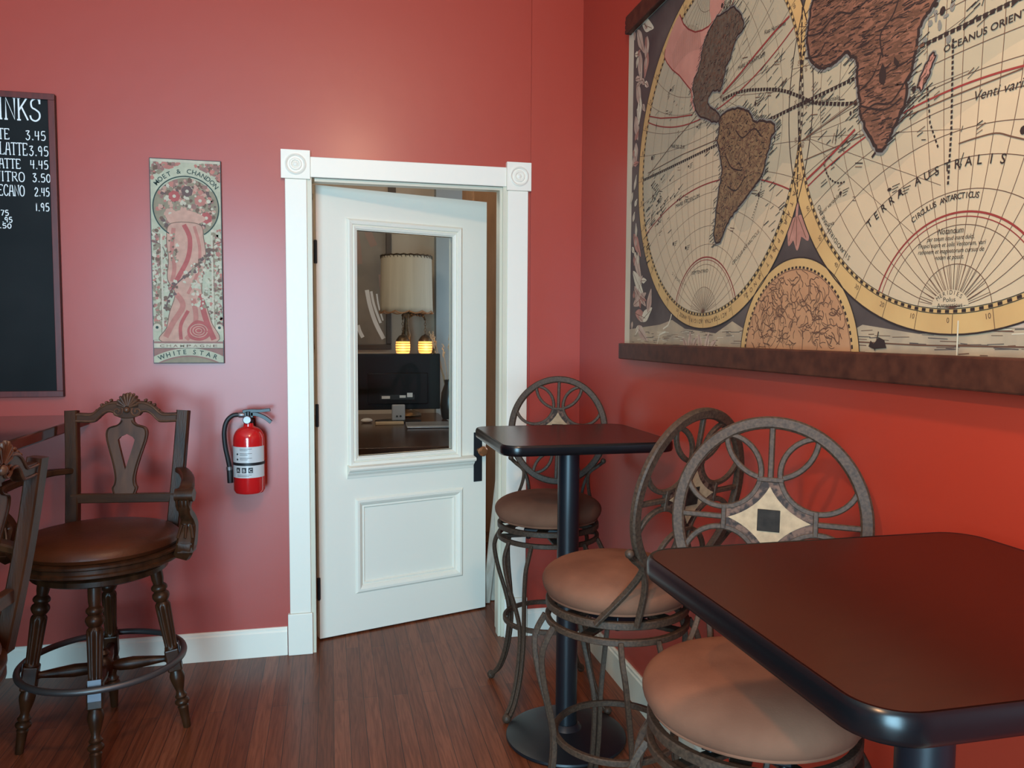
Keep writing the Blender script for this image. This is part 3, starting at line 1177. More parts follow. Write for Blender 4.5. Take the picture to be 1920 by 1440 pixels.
    # splat with a pierced heart-shaped slot
    half = [(.022, 1.100), (.025, 1.083), (.040, 1.070), (.066, 1.062), (.074, 1.045), (.072, 1.020), (.062, .985), (.050, .945), (.040, .905), (.036, .875),
            (.039, .855), (.045, .843), (.041, .828), (.036, .812)]
    hole = [(0, .908), (.012, .950), (.026, 1.000), (.030, 1.018), (.022, 1.028), (.010, 1.034), (0, 1.040)]
    for_l = []
    hs = [(p.x, p.y) for p in spline([(a, b, 0) for a, b in half], 3)]
    bm = BM()
    for s in (-1, 1):
        poly = [(0, 1.100)] + [(s * x, z) for x, z in hs] + [(0, .812)] + [(s * x, z) for x, z in hole]
        prism(bm, poly, -.008, .008, lambda u, v, d: bk(u, v, d))
    sp = obj('back_splat', bm, M['splat'], root, smooth=False)
    bm = BM()
    for s in (-1, 1):
        for sd in (-.009, .009):
            tube(bm, [bk(s * (x - .005), z, sd) for x, z in hs[2:]], .003, 6)
    obj('splat_beading', bm, M['wood'], sp)
    bm = BM()
    sweep(bm, [bk(-.186, .806), bk(.186, .806)], rsec(.034, .022, .25), False, (0, 1, 0))
    obj('lower_rail', bm, M['woodx'], root, angle=.5)
    # arms on carved scroll supports
    for s in (-1, 1):
        bm = BM()
        pts = spline([bk(s * .192, .905), (s * .232, -.16, .912), (s * .275, -.06, .905), (s * .300, .03, .893), (s * .302, .065, .878)], 6)
        n = len(pts)
        sweep(bm, pts, rsec(.042, .026, .4), False, (0, 0, 1), 0, [.75 + .45 * i / (n - 1) for i in range(n)])
        tube(bm, [(s * .272, .068, .872), (s * .332, .068, .872)], .022, 14)
        arm = obj('arm', bm, M['wood'], root, angle=.7)
        bm = BM()
        P = [(s * .300, .040, .880), (s * .300, .062, .848), (s * .297, .052, .815), (s * .297, .020, .785), (s * .296, .010, .752), (s * .297, .030, .715),
             (s * .294, .040, .690), (s * .276, .020, .660)]
        pts = spline(P, 5)
        n = len(pts)
        sweep(bm, pts, rsec(.050, .054, .35), False, (1, 0, 0), 0, [1.05 - .35 * math.sin(PI * min(1, i / (n * .55))) if i < n * .55 else 1.0 + .1 * math.sin(PI * (i - n * .55) / (n * .45)) for i in range(n)])
        for i in range(4):
            x = s * .297 + (-.018 + .012 * i)
            tube(bm, [(x, .082, .858), (x, .080, .838), (x, .066, .820)], .0045, 6)
        for i in range(3):
            x = s * .297 + (-.014 + .014 * i)
            tube(bm, spline([(x, .046, .765), (x + (i - 1) * .006, .052, .742), (x + (i - 1) * .010, .060, .722)], 4), .0045, 6)
        box(bm, s * .297 - .024, s * .297 + .024, .018, .066, .700, .706)
        box(bm, s * .297 - .024, s * .297 + .024, .014, .064, .672, .690)
        obj('arm_support', bm, M['wood'], root, angle=.7)
    return root


a = make_wood_stool('carved wooden bar stool with leather seat below the narrow poster', math.radians(8 - 173))
a.location = (-1.914, -.628, 0)
a.rotation_euler = (0, 0, math.radians(173))
b = make_wood_stool('carved wooden bar stool cut off by the left edge, back seen edge-on', math.radians(45 - 85))
b.location = (-2.110, -1.665, 0)
b.rotation_euler = (0, 0, math.radians(85))

# ------------------------------------------------------------------ bar counter on the left
ct = thing('bar_counter', 'dark wooden bar counter running out from under the chalkboard', 'counter', (-2.7, -1.2, 0))
bm = BM()
prism(bm, [(-2.108, -.0005), (-2.160, -2.9), (-3.3, -2.9), (-3.3, -.0005)], 1.036, 1.077, lambda u, v, d: Vector((u + 2.7, v + 1.2, d)))
obj('counter_top', bm, M['counter'], ct, smooth=False, bevel=.006)
bm = BM()
box(bm, -.55, .15, -1.6, 1.18, .08, 1.036)
box(bm, -.55, .12, -1.57, 1.18, 0, .08)
obj('counter_body', bm, M['wood'], ct, smooth=False, bevel=.003)
bm = BM()
for y in (-1.2, -.28, .64):
    box(bm, .1501, .162, y - .38, y + .38, .2, .95)
obj('counter_panel', bm, M['wood'], ct, smooth=False, bevel=.006)


# ------------------------------------------------------------------ fire extinguisher
ex = thing('fire_extinguisher', 'red fire extinguisher hung on the wall left of the door', 'fire extinguisher', (-1.477, -.086, .744))
bm = BM()
R_ = .063
prof = [(0, .004), (.040, .0), (.056, .004), (R_, .016), (R_, .225)]
prof += [(.020 + .043 * math.cos(PI / 2 * i / 8), .225 + .055 * math.sin(PI / 2 * i / 8)) for i in range(1, 8)] + [(.021, .283), (.019, .296), (0, .296)]
lathe(bm, prof, 48)
obj('cylinder', bm, M['red'], ex)


def band(name, z0, z1, r, m, a0, a1, par):
    bm = BM()
    n = 32
    A = [bm.verts.new((r * math.cos(a0 + (a1 - a0) * i / n), r * math.sin(a0 + (a1 - a0) * i / n), z0)) for i in range(n + 1)]
    B = [bm.verts.new((r * math.cos(a0 + (a1 - a0) * i / n), r * math.sin(a0 + (a1 - a0) * i / n), z1)) for i in range(n + 1)]
    for i in range(n):
        quad(bm, [A[i], A[i + 1], B[i + 1], B[i]])
    return obj(name, bm, m, par)


l1 = band('instruction_label', .136, .202, R_ + .0006, M['labelw'], math.radians(165), math.radians(345), ex)
l2 = band('class_label', .073, .124, R_ + .0006, M['labelw'], math.radians(165), math.radians(345), ex)
band('strap', .124, .136, R_ + .0012, M['rubber'], 0, 2 * PI, ex)


def on_cyl(u, v, d):
    a = math.radians(262) + u / R_
    r = R_ + .0010 + d
    return Vector((r * math.cos(a), r * math.sin(a), v))


F = Flat(on_cyl)
for k in range(3):
    for j in range(2):
        F.line([(-.024 + .05 * i / 6, .194 - .019 * k - .006 * j) for i in range(7 - 2 * j)], .0016, 0, 1)
F.poly([(x, z) for x, z in arc(-.035, .172, .0042, 0, 340, 14)], 0, 1)
F.poly([(x, z) for x, z in arc(-.035, .150, .0042, 0, 340, 14)], 0, 1)
obj('label_print', F.bm, M['ink'], l1, smooth=False)
F = Flat(on_cyl)
for i, ch in enumerate('ABC'):
    x = -.032 + .026 * i
    F.poly([(x - .009, .094), (x + .009, .094), (x + .009, .116), (x - .009, .116)], 0, 1)
    F.text(ch, x, .098, .013, 1, 3, align='C', bold=.01)
for j in range(2):
    F.line([(-.036 + .06 * i / 6, .086 - .006 * j) for i in range(7 - j)], .0016, 0, 1)
obj('label_print', F.bm, [M['ink'], M['labelw']], l2, smooth=False)

bm = BM()
lathe(bm, [(.018, .294), (.020, .300), (.020, .312), (.015, .316), (.015, .345), (0, .345)], 20)
box(bm, -.016, .020, -.012, .012, .318, .344)
valve = obj('valve_head', bm, M['blackmetal'], ex, bevel=.002)
bm = BM()
mt = Matrix.Translation((-.004, -.012, .311)) @ Matrix.Rotation(PI / 2, 4, 'X')
lathe(bm, [(.017, 0), (.018, .004), (.017, .012), (.0145, .014), (0, .0135)], 24, mt)
obj('pressure_gauge', bm, M['chrome'], ex)
bm = BM()
sweep(bm, spline([(-.022, 0, .344), (.010, 0, .347), (.045, 0, .346), (.088, 0, .350)], 5), [(-.012, -.006), (.012, -.006), (.012, .007), (-.012, .007)], False, (0, 0, 1))
obj('squeeze_lever', bm, M['blackmetal'], ex, bevel=.001)
bm = BM()
sweep(bm, spline([(.010, 0, .332), (.035, 0, .330), (.066, 0, .316), (.090, 0, .296)], 5), [(-.012, -.006), (.012, -.006), (.012, .009), (-.012, .009)], False, (0, 0, 1))
obj('carry_handle', bm, M['blackmetal'], ex, bevel=.001)
bm = BM()
lathe(bm, [(.010, 0), (.012, .004), (.012, .022), (.010, .026)], 14, align((-.014, 0, .330), (-.05, 0, .331)))
obj('hose_fitting', bm, M['chrome'], ex)
bm = BM()
hose = spline([(-.036, 0, .331), (-.062, 0, .328), (-.086, -.002, .305), (-.097, -.003, .262), (-.094, -.003, .20), (-.084, -.003, .145), (-.078, -.003, .110)], 8)
tube(bm, hose, .0095, 12)
hs_ = obj('hose', bm, M['rubber'], ex)
bm = BM()
lathe(bm, [(.012, 0), (.012, .055), (.009, .062)], 14, align((-.076, -.003, .046), (-.078, -.003, .108)))
obj('nozzle', bm, M['rubber'], hs_)
bm = BM()
lathe(bm, [(.0125, 0), (.0125, .014)], 14, align((-.0785, -.003, .100), (-.0795, -.003, .114)))
obj('hose_ferrule', bm, M['chrome'], hs_)
bm = BM()
box(bm, -.018, .018, .0635, .0855, .10, .31)
obj('wall_bracket', bm, M['blackmetal'], ex, smooth=False)

# ------------------------------------------------------------------ chalkboard menu
cb = thing('chalkboard', 'black chalkboard drinks menu in a red-brown frame at the left edge', 'chalkboard', (-2.7, 0, 1.154))
x0, x1, z0, z1 = -3.16, -2.196, 1.154, 2.356
bm = BM()
box(bm, x0 + .02 + 2.7, x1 - .02 + 2.7, -.016, 0, .02, z1 - z0 - .02)
face = obj('slate_face', bm, M['board'], cb, smooth=False)
fwid = .024
for i, (a, b_, c, d) in enumerate(((x0, x1, z0, z0 + fwid), (x0, x1, z1 - fwid, z1), (x0, x0 + fwid, z0 + fwid, z1 - fwid), (x1 - fwid, x1, z0 + fwid, z1 - fwid))):
    bm = BM()
    box(bm, a + 2.7, b_ + 2.7, -.026, 0, c - z0, d - z0)
    for f in bm.faces:
        f.normal_update()
        if abs(f.normal.y) < .5:
            f.material_index = 1
    obj('frame_rail', bm, [M['boardframe'], M['darkframe']], cb, smooth=False, bevel=.0015)
def chalk(name, rows, h_w):
    for s, xa, xb, z, h in rows:
        F = Flat(lambda u, v, d: Vector((u + 2.7, -.0164 - d, v - z0)))
        chalk_text(F, s, xa, xb, z, h, h_w, 0, 1)
        obj(name, F.bm, M['chalk'], face, smooth=False)


chalk('heading', [('DRINKS', -2.488, -2.250, 2.250, .084)], .0060)
chalk('drink_name', [('TE', -2.402, -2.362, 2.172, .040), ('LATTE', -2.398, -2.300, 2.113, .046), ('LATTE', -2.422, -2.326, 2.060, .036),
                     ('NITRO', -2.420, -2.314, 2.009, .037), ('ECANO', -2.408, -2.316, 1.953, .041)], .0036)
chalk('price', [('3.45', -2.306, -2.233, 2.174, .035), ('3.95', -2.295, -2.225, 2.113, .037), ('4.45', -2.292, -2.227, 2.062, .033),
                ('3.50', -2.286, -2.220, 2.011, .032), ('2.45', -2.280, -2.226, 1.956, .032), ('1.95', -2.278, -2.228, 1.897, .031)], .0036)
chalk('price', [('.75', -2.412, -2.374, 1.874, .021), ('.95', -2.398, -2.362, 1.848, .020), ('.50', -2.408, -2.366, 1.825, .018)], .0036)


# ------------------------------------------------------------------ narrow art-nouveau style poster panel
pm = {}
for nme, c in dict(pp_ground=(.56, .54, .39), pp_dark=(.035, .065, .055), pp_pink=(.56, .215, .17), pp_rose=(.50, .115, .105), pp_light=(.64, .36, .27),
                   pp_brown=(.20, .115, .08), pp_sage=(.33, .27, .18), pp_mauve=(.36, .18, .15), pp_cream=(.66, .58, .44), pp_plum=(.17, .10, .09)).items():
    pm[nme] = mat(nme, tuple(q * .88 for q in c), .55, spec=.25, noise=.2, scale=40)
PM = list(pm.values())
G, DK, PK, RO, LT, BR, SG, MV, CR, PL = range(10)
px, pz, PW, PH = -1.7165, 1.2875, .277, .842
po = thing('poster', 'narrow pink and cream poster panel with arched lettering on the wall', 'poster', (px, 0, pz))
bm = BM()
box(bm, -PW / 2, PW / 2, -.016, 0, 0, PH)
obj('backing_board', bm, M['darkframe'], po, smooth=False)
F = Flat(lambda u, v, d: Vector((u, -.0162 - d, v)))
hw = PW / 2 - .003
rnd = random.Random(3)


def rect(a, b, c, d, mi, ly):
    F.poly([(a, c), (b, c), (b, d), (a, d)], mi, ly)


def blot(cx, cy, r, mi, ly, sx=1.0, n=9, lim=True):
    pts = []
    for i in range(n):
        a = 2 * PI * i / n
        rr = r * rnd.uniform(.6, 1.15)
        u, v = cx + rr * sx * math.cos(a), cy + rr * math.sin(a)
        pts.append((max(-hw, min(hw, u)), max(.003, min(PH - .003, v))))
    F.poly(pts, mi, ly)


rect(-hw, hw, .003, PH - .003, G, 0)
# corner foliage at the top
for i in range(420):
    sx = rnd.choice((-1, 1))
    u = sx * rnd.uniform(.03, hw)
    v = rnd.uniform(.70, PH - .018)
    if math.hypot(u, v - .645) > .172:
        blot(u, v, rnd.uniform(.004, .013), rnd.choice((MV, SG, PK, BR, MV)), 1)
rect(-hw, hw, PH - .014, PH - .003, CR, 2)
# arch ring and lettering
F.poly(arc(0, .645, .166, 35, 145, 40) + arc(0, .645, .120, 145, 35, 40), G, 3)
F.line(arc(0, .645, .1275, -58, 238, 60), .0045, DK, 6)
F.arc_text('MOET & CHANDON', 0, .645, .1395, 139, 38, .0185, DK, 5, .014)
# disc of leaves and blossoms
F.poly(arc(0, .645, .126, 0, 360, 48)[:-1], SG, 2)
for i in range(330):
    a, r = rnd.uniform(0, 2 * PI), .116 * math.sqrt(rnd.random())
    blot(r * math.cos(a), .645 + r * math.sin(a), rnd.uniform(.004, .012), rnd.choice((PK, MV, SG, CR, BR, LT, PL, LT)), 3)
for i in range(5):                # generic blossom heads
    cx, cy = ((-.045, .690), (.055, .675), (.005, .712), (.078, .605), (-.062, .618))[i]
    for k in range(7):
        a = 2 * PI * k / 7 + i
        F.poly(arc(cx + .013 * math.cos(a), cy + .013 * math.sin(a), .0105, 0, 360, 10)[:-1], (RO, PK, PL, RO, LT)[i], 4)
    F.poly(arc(cx, cy, .007, 0, 360, 10)[:-1], CR, 5)
F.poly([(p.x, p.y) for p in spline([(-.075, .605, 0), (-.02, .635, 0), (.04, .625, 0), (.075, .60, 0), (.03, .575, 0), (-.05, .572, 0)], 6, True)], LT, 5)
# side panels
for s in (-1, 1):
    xa, xb = (-hw, -.100) if s < 0 else (.100, hw)
    for i in range(210):
        blot(rnd.uniform(xa, xb), rnd.uniform(.10, .56), rnd.uniform(.004, .011), rnd.choice((SG, G, MV, SG, CR, PK, BR)), 1)
    F.line(arc(s * .14, .45, .055, 90 if s < 0 else 90, 270 if s > 0 else -60, 16)[:12], .003, PL, 3)
    rect(s * .098 - .0035, s * .098 + .0035, .085, .535, CR, 4)
    rect(s * .1045 - .001, s * .1045 + .001, .085, .535, SG, 4)
    F.poly(arc(s * .122, .150, .0155, 0, 360, 20)[:-1], CR, 4)
    F.poly(arc(s * .122, .150, .006, 0, 360, 14)[:-1], DK, 5)
    rect(s * .121 - .017, s * .121 + .017, .098, .146, G, 3)
for i in range(150):              # sprays of leaves either side of the drapery
    s = rnd.choice((-1, 1))
    v = rnd.uniform(.11, .53)
    blot(s * rnd.uniform(.060, .094), v, rnd.uniform(.003, .008), rnd.choice((SG, MV, SG, CR, BR, G, PK)), 4)
# hanging drapery column in pinks, a plain fall of cloth
drape = [(-.060, .578), (.050, .578), (.066, .520), (.074, .450), (.062, .380), (.055, .300), (.075, .230), (.092, .170), (.112, .092), (-.105, .092), (-.085, .150),
         (-.072, .215), (-.050, .290), (-.078, .350), (-.072, .430), (-.078, .510)]
F.poly([(p.x, p.y) for p in spline([(a, b_, 0) for a, b_ in drape], 5, True)], LT, 5)
F.line([(p.x, p.y) for p in spline([(a, b_, 0) for a, b_ in drape], 5, True)], .0028, BR, 6, True)
for P, wd, c in (([(-.010, .575), (.012, .52), (.004, .44), (-.035, .36), (-.062, .31)], .018, RO), ([(.03, .57), (.05, .48), (.04, .38), (.0, .29)], .012, PK),
                 ([(-.05, .56), (-.058, .47), (-.05, .40), (-.06, .34)], .016, PK), ([(-.045, .29), (-.02, .24), (-.06, .17), (-.09, .11)], .022, PK),
                 ([(.05, .29), (.06, .22), (.08, .15), (.10, .10)], .022, RO), ([(.02, .27), (.03, .2), (.02, .14), (-.01, .10)], .02, PK),
                 ([(.0, .22), (-.03, .16), (-.03, .10)], .014, RO)):
    F.line([(p.x, p.y) for p in spline([(a, b_, 0) for a, b_ in P], 6)], wd, c, 6)
F.poly([(p.x, p.y) for p in spline([(.030, .180, 0), (.075, .165, 0), (.085, .120, 0), (.050, .096, 0), (.005, .105, 0), (-.004, .145, 0)], 6, True)], RO, 7)
for k in range(3):
    F.line(arc(.040, .137, .012 + .011 * k, 0, 350, 24, .009 + .009 * k), .0035, LT, 8)
# leafy vine crossing the drapery
vine = [(p.x, p.y) for p in spline([(-.085, .235, 0), (-.06, .310, 0), (.0, .372, 0), (.055, .425, 0), (.10, .480, 0)], 8)]
F.line(vine, .005, PL, 8)
for i in range(60):
    u, v = rnd.choice(vine)
    blot(u + rnd.uniform(-.016, .016), v + rnd.uniform(-.014, .014), rnd.uniform(.004, .009), rnd.choice((PL, BR, SG, CR, BR)), 9)
for i in range(60):
    blot(rnd.uniform(.015, .092), rnd.uniform(.23, .40), rnd.uniform(.004, .010), rnd.choice((CR, G, SG, CR)), 7)
for i in range(24):
    blot(rnd.uniform(-.07, -.035), rnd.uniform(.42, .54), rnd.uniform(.004, .008), rnd.choice((CR, SG, BR)), 7)
# lower lettering
rect(-hw, hw, .084, .092, MV, 9)
rect(-hw, hw, .064, .084, CR, 10)
F.line([(-hw, .064), (hw, .064)], .0018, DK, 11)
for i, ch in enumerate('CHAMPAGNE'):
    F.text(ch, -.104 + .026 * i, .0685, .0105, SG if i % 2 else BR, 11, width=.017, align='C', bold=.01)
rect(-hw, hw, .003, .063, MV, 8)
F.poly(arc(0, -.2245, .288, 61.7, 118.3, 40) + [(-.1365, .004), (-.119, .004)] + arc(0, -.2245, .258, 117, 63, 40) + [(.119, .004), (.1365, .004)], G, 10)
for i, (ch, a) in enumerate(zip('WHITE STAR', (113, 107.2, 102.4, 98.2, 93.4, 0, 85.4, 79.6, 73.6, 67.4))):
    if ch != ' ':
        aa = math.radians(a)
        F.text(ch, .264 * math.cos(aa), -.2245 + .264 * math.sin(aa), .0185, DK, 12, ang=aa - PI / 2, align='C', bold=.015)
F.poly(arc(0, -.2245, .252, 65, 115, 24) + [(-.10, .004), (.10, .004)], SG, 10)
obj('printed_face', F.bm, PM, po, smooth=False)


# ------------------------------------------------------------------ big hanging map on the right wall
# outlines in metres on the sheet: (distance along the wall from the corner, height)
NORTH = [(1.433, 2.353), (1.476, 2.313), (1.492, 2.282), (1.481, 2.264), (1.452, 2.263), (1.438, 2.243), (1.418, 2.213), (1.394, 2.198), (1.385, 2.178), (1.374, 2.151), (1.361, 2.139), (1.338, 2.148), (1.308, 2.152), (1.288, 2.142), (1.282, 2.123), (1.303, 2.107), (1.331, 2.09), (1.358, 2.072), (1.369, 2.054), (1.346, 2.052), (1.315, 2.061), (1.273, 2.082), (1.226, 2.101), (1.203, 2.128), (1.186, 2.157), (1.193, 2.172), (1.181, 2.2), (1.187, 2.223), (1.212, 2.24), (1.233, 2.266), (1.239, 2.288), (1.252, 2.315), (1.278, 2.338), (1.308, 2.35), (1.331, 2.362), (1.377, 2.355)]
PINK = [(1.071, 2.469), (1.101, 2.427), (1.138, 2.397), (1.188, 2.37), (1.235, 2.358), (1.278, 2.354), (1.305, 2.359), (1.299, 2.333), (1.266, 2.307), (1.247, 2.261), (1.22, 2.233), (1.199, 2.216), (1.189, 2.193), (1.175, 2.169), (1.162, 2.201), (1.13, 2.227), (1.076, 2.272), (1.021, 2.307), (0.977, 2.344), (0.954, 2.371), (0.961, 2.395), (1.003, 2.434), (1.047, 2.462)]
PINKN = [(1.286, 2.476), (1.282, 2.399), (1.298, 2.354), (1.344, 2.36), (1.372, 2.379), (1.38, 2.421)]
BAJA = [(1.174, 2.181), (1.191, 2.139), (1.203, 2.116), (1.184, 2.132), (1.16, 2.168)]
SOUTH = [(1.359, 2.057), (1.391, 2.067), (1.422, 2.067), (1.468, 2.059), (1.512, 2.043), (1.536, 2.028), (1.548, 2.011), (1.565, 1.995), (1.597, 1.992), (1.637, 1.979), (1.661, 1.966), (1.664, 1.949), (1.647, 1.936), (1.64, 1.914), (1.628, 1.896), (1.622, 1.877), (1.61, 1.851), (1.589, 1.838), (1.579, 1.829), (1.557, 1.817), (1.527, 1.804), (1.51, 1.793), (1.484, 1.779), (1.461, 1.767), (1.437, 1.753), (1.413, 1.736), (1.401, 1.717), (1.383, 1.694), (1.356, 1.694), (1.342, 1.721), (1.35, 1.752), (1.352, 1.783), (1.361, 1.813), (1.369, 1.843), (1.377, 1.873), (1.386, 1.902), (1.378, 1.935), (1.363, 1.969), (1.352, 1.995), (1.361, 2.016), (1.363, 2.038)]
SEAW = [(1.356, 2.051), (1.351, 2.018), (1.349, 1.987), (1.371, 1.936), (1.373, 1.889), (1.356, 1.83), (1.349, 1.768), (1.308, 1.717), (1.16, 1.743), (1.075, 1.858), (1.037, 1.953), (1.146, 2.051), (1.237, 2.086)]
AFRICA = [(1.84, 2.281), (1.814, 2.218), (1.806, 2.196), (1.803, 2.173), (1.798, 2.156), (1.794, 2.138), (1.802, 2.111), (1.807, 2.09), (1.826, 2.065), (1.862, 2.044), (1.892, 2.041), (1.921, 2.046), (1.94, 2.052), (1.953, 2.051), (1.963, 2.038), (1.983, 2.028), (1.988, 2.007), (1.985, 1.985), (1.994, 1.96), (2.001, 1.93), (2.0, 1.913), (2.012, 1.887), (2.023, 1.861), (2.04, 1.843), (2.051, 1.825), (2.067, 1.808), (2.083, 1.809), (2.095, 1.822), (2.105, 1.836), (2.117, 1.854), (2.127, 1.873), (2.141, 1.885), (2.143, 1.905), (2.142, 1.927), (2.153, 1.939), (2.159, 1.957), (2.163, 1.977), (2.167, 2.001), (2.172, 2.02), (2.184, 2.035), (2.197, 2.045), (2.219, 2.064), (2.2, 2.124), (2.109, 2.205), (1.955, 2.287)]
MADA = [(2.211, 1.962), (2.202, 1.952), (2.189, 1.938), (2.177, 1.921), (2.172, 1.907), (2.184, 1.899), (2.195, 1.911), (2.204, 1.923), (2.208, 1.936), (2.218, 1.953)]
LAKE = [(2.07, 1.988), (2.081, 1.972), (2.083, 1.955), (2.076, 1.941), (2.062, 1.951), (2.06, 1.97)]
LAKES = [(2.105, 1.99), (2.121, 1.972), (2.114, 1.966), (2.104, 1.977)]
ECLR = [(1.768, 2.008), (1.802, 1.988), (1.845, 1.969), (1.897, 1.953), (1.946, 1.939), (1.992, 1.929), (2.044, 1.92), (2.109, 1.912), (2.169, 1.909)]
ECLL = [(1.763, 2.009), (1.708, 2.036), (1.646, 2.059), (1.58, 2.078), (1.51, 2.096), (1.435, 2.107), (1.373, 2.108)]
RED1 = [(1.716, 2.218), (1.644, 2.203), (1.561, 2.179), (1.478, 2.153), (1.375, 2.126)]
RED2 = [(1.986, 1.873), (1.922, 1.844), (1.864, 1.818), (1.809, 1.797)]
TROPL = [(0.827, 2.205), (0.931, 2.171), (1.062, 2.14), (1.181, 2.117)]
SHIP = [(2.061, 1.411), (2.071, 1.404), (2.087, 1.418), (2.104, 1.412), (2.111, 1.396), (2.072, 1.393), (2.055, 1.398)]
RHUMB1 = [(0.826, 1.993), (1.024, 2.058), (1.218, 2.108)]
RHUMB2 = [(0.826, 2.003), (1.108, 2.008), (1.361, 2.0)]
RHUMB3 = [(1.787, 1.894), (1.974, 1.931), (2.122, 1.959)]
RHUMB4 = [(1.798, 1.846), (2.048, 1.855), (2.266, 1.865), (2.416, 1.867)]
VAR1 = [(2.284, 1.774), (2.321, 1.775), (2.367, 1.773), (2.401, 1.759), (2.427, 1.748)]
F1 = [(0.787, 2.553), (0.823, 2.517), (0.8, 2.482), (0.751, 2.461), (0.775, 2.491), (0.784, 2.52), (0.747, 2.558)]
F2 = [(0.852, 2.51), (0.835, 2.461), (0.807, 2.433), (0.788, 2.411), (0.755, 2.374), (0.738, 2.418), (0.787, 2.44), (0.815, 2.477)]
F3 = [(0.9, 2.471), (0.874, 2.429), (0.912, 2.398), (0.867, 2.376), (0.837, 2.414), (0.854, 2.454)]
F4 = [(0.937, 2.547), (1.012, 2.504), (0.979, 2.478)]
G1 = [(0.712, 1.556), (0.755, 1.524), (0.783, 1.474), (0.816, 1.532), (0.876, 1.511), (0.844, 1.473), (0.906, 1.481), (0.86, 1.444), (0.795, 1.434), (0.726, 1.465)]
G2 = [(0.705, 1.717), (0.759, 1.673), (0.802, 1.63), (0.839, 1.589), (0.789, 1.582), (0.735, 1.635)]
G3 = [(0.712, 1.796), (0.766, 1.751), (0.81, 1.688), (0.758, 1.712)]
B1 = [(1.747, 1.739), (1.772, 1.696), (1.785, 1.668), (1.763, 1.651), (1.734, 1.661), (1.729, 1.682), (1.747, 1.693)]
B2 = [(1.785, 1.662), (1.811, 1.678), (1.825, 1.664), (1.813, 1.639), (1.791, 1.635)]
L1 = [(1.147, 1.413), (1.176, 1.382), (1.214, 1.399), (1.252, 1.375), (1.287, 1.4), (1.339, 1.414), (1.375, 1.377), (1.157, 1.373)]
mm = {}
for nme, c, c2, sc in (
        ('mp_sea', (.375, .320, .215), (.320, .280, .195), 5), ('mp_ring', (.50, .325, .135), (.43, .265, .11), 9), ('mp_ink', (.030, .020, .018), None, 1),
        ('mp_red', (.22, .035, .030), None, 1), ('mp_africa', (.215, .100, .064), (.140, .066, .043), 40), ('mp_south', (.215, .135, .070), (.120, .075, .042), 60),
        ('mp_north', (.125, .095, .066), (.070, .053, .040), 60), ('mp_pink', (.47, .225, .17), (.40, .18, .135), 12), ('mp_dusk', (.098, .078, .068), (.050, .038, .036), 6),
        ('mp_figure', (.46, .36, .27), (.34, .22, .17), 25), ('mp_sand', (.40, .31, .20), (.26, .21, .15), 12), ('mp_sky', (.42, .225, .115), (.36, .185, .095), 18),
        ('mp_margin', (.56, .50, .37), (.50, .44, .32), 8), ('mp_warm', (.475, .370, .238), (.43, .335, .220), 6), ('mp_brown', (.11, .055, .035), None, 1),
        ('mp_shore', (.17, .165, .145), None, 1), ('mp_rose', (.40, .20, .15), (.28, .13, .10), 30), ('mp_mid', (.425, .345, .227), (.375, .307, .208), 6)):
    mm[nme] = mat(nme, c, .55, spec=.25, c2=c2, scale=sc, detail=5)
MMs = list(mm.values())
SEA, RING, INK, RED, AFR, SOU, NOR, PNK, DUSK, FIG, SAND, SKY, MARG, WARM, BRN, SHORE, ROSE, MID = range(18)
S0, S1, Z0, Z1 = .612, 2.950, 1.360, 2.600
mp_ = thing('world_map', 'large antique double-hemisphere world map hanging between wooden rails', 'map', (0, -(S0 + S1) / 2, Z0))
SM = (S0 + S1) / 2
bm = BM()
box(bm, -.0115, -.009, -(S1 - SM), (SM - S0), 0, Z1 - Z0)
sheet = obj('map_sheet', bm, mm['mp_margin'], mp_, smooth=False)
F = Flat(lambda u, v, d: Vector((-.0117 - d, -(u - SM), v - Z0)), .0003)
rnd = random.Random(11)
CL, CR_, RL, RR = (1.280, 1.985), (2.285, 1.985), .497, .513
xa, xb, za, zb = S0 + .052, S1 - .052, Z0 + .012, Z1 - .04
F.poly([(xa, za), (xb, za), (xb, zb), (xa, zb)], DUSK, 0)
# sandy strip of sea along the foot
F.poly([(xa, za), (xb, za), (xb, 1.455), (2.62, 1.44), (2.40, 1.435), (2.20, 1.425), (2.03, 1.445), (1.99, 1.43), (1.55, 1.43), (1.46, 1.46), (1.36, 1.425), (1.15, 1.44), (1.05, 1.47), (.95, 1.455), (xa, 1.44)], SAND, 1)
for i in range(230):
    u = rnd.uniform(xa, xb - .06)
    v = rnd.uniform(za + .005, 1.435)
    l = rnd.uniform(.015, .055)
    F.line([(u, v), (u + l, v + rnd.uniform(-.002, .002))], rnd.uniform(.0008, .002), rnd.choice((BRN, DUSK, MARG, BRN)), 2)
F.line([(1.99, 1.408), (2.2, 1.403), (xb, 1.405)], .003, BRN, 3)
F.poly([(2.36, 1.435), (2.40, 1.452), (2.47, 1.447), (2.50, 1.470), (2.60, 1.475), (2.66, 1.50), (2.72, 1.48), (2.70, 1.44)], FIG, 3)
# plain scrolled leaf ornament in the corners (mirrored about the middle line)


def leaf(u, v, l, a, wd, mi, ly):
    ca, sa = math.cos(a), math.sin(a)
    P = [(0, 0), (.3, .5), (.6, .42), (1, .1), (.75, -.2), (.4, -.45)]
    pts = [(p.x, p.y) for p in spline([(u + x * l * ca - y * wd * sa, v + x * l * sa + y * wd * ca, 0) for x, y in P], 4, True)]
    F.poly(pts, mi, ly)
    F.line([(u, v), (u + .85 * l * ca, v + .85 * l * sa)], .0022, BRN, ly + 1)


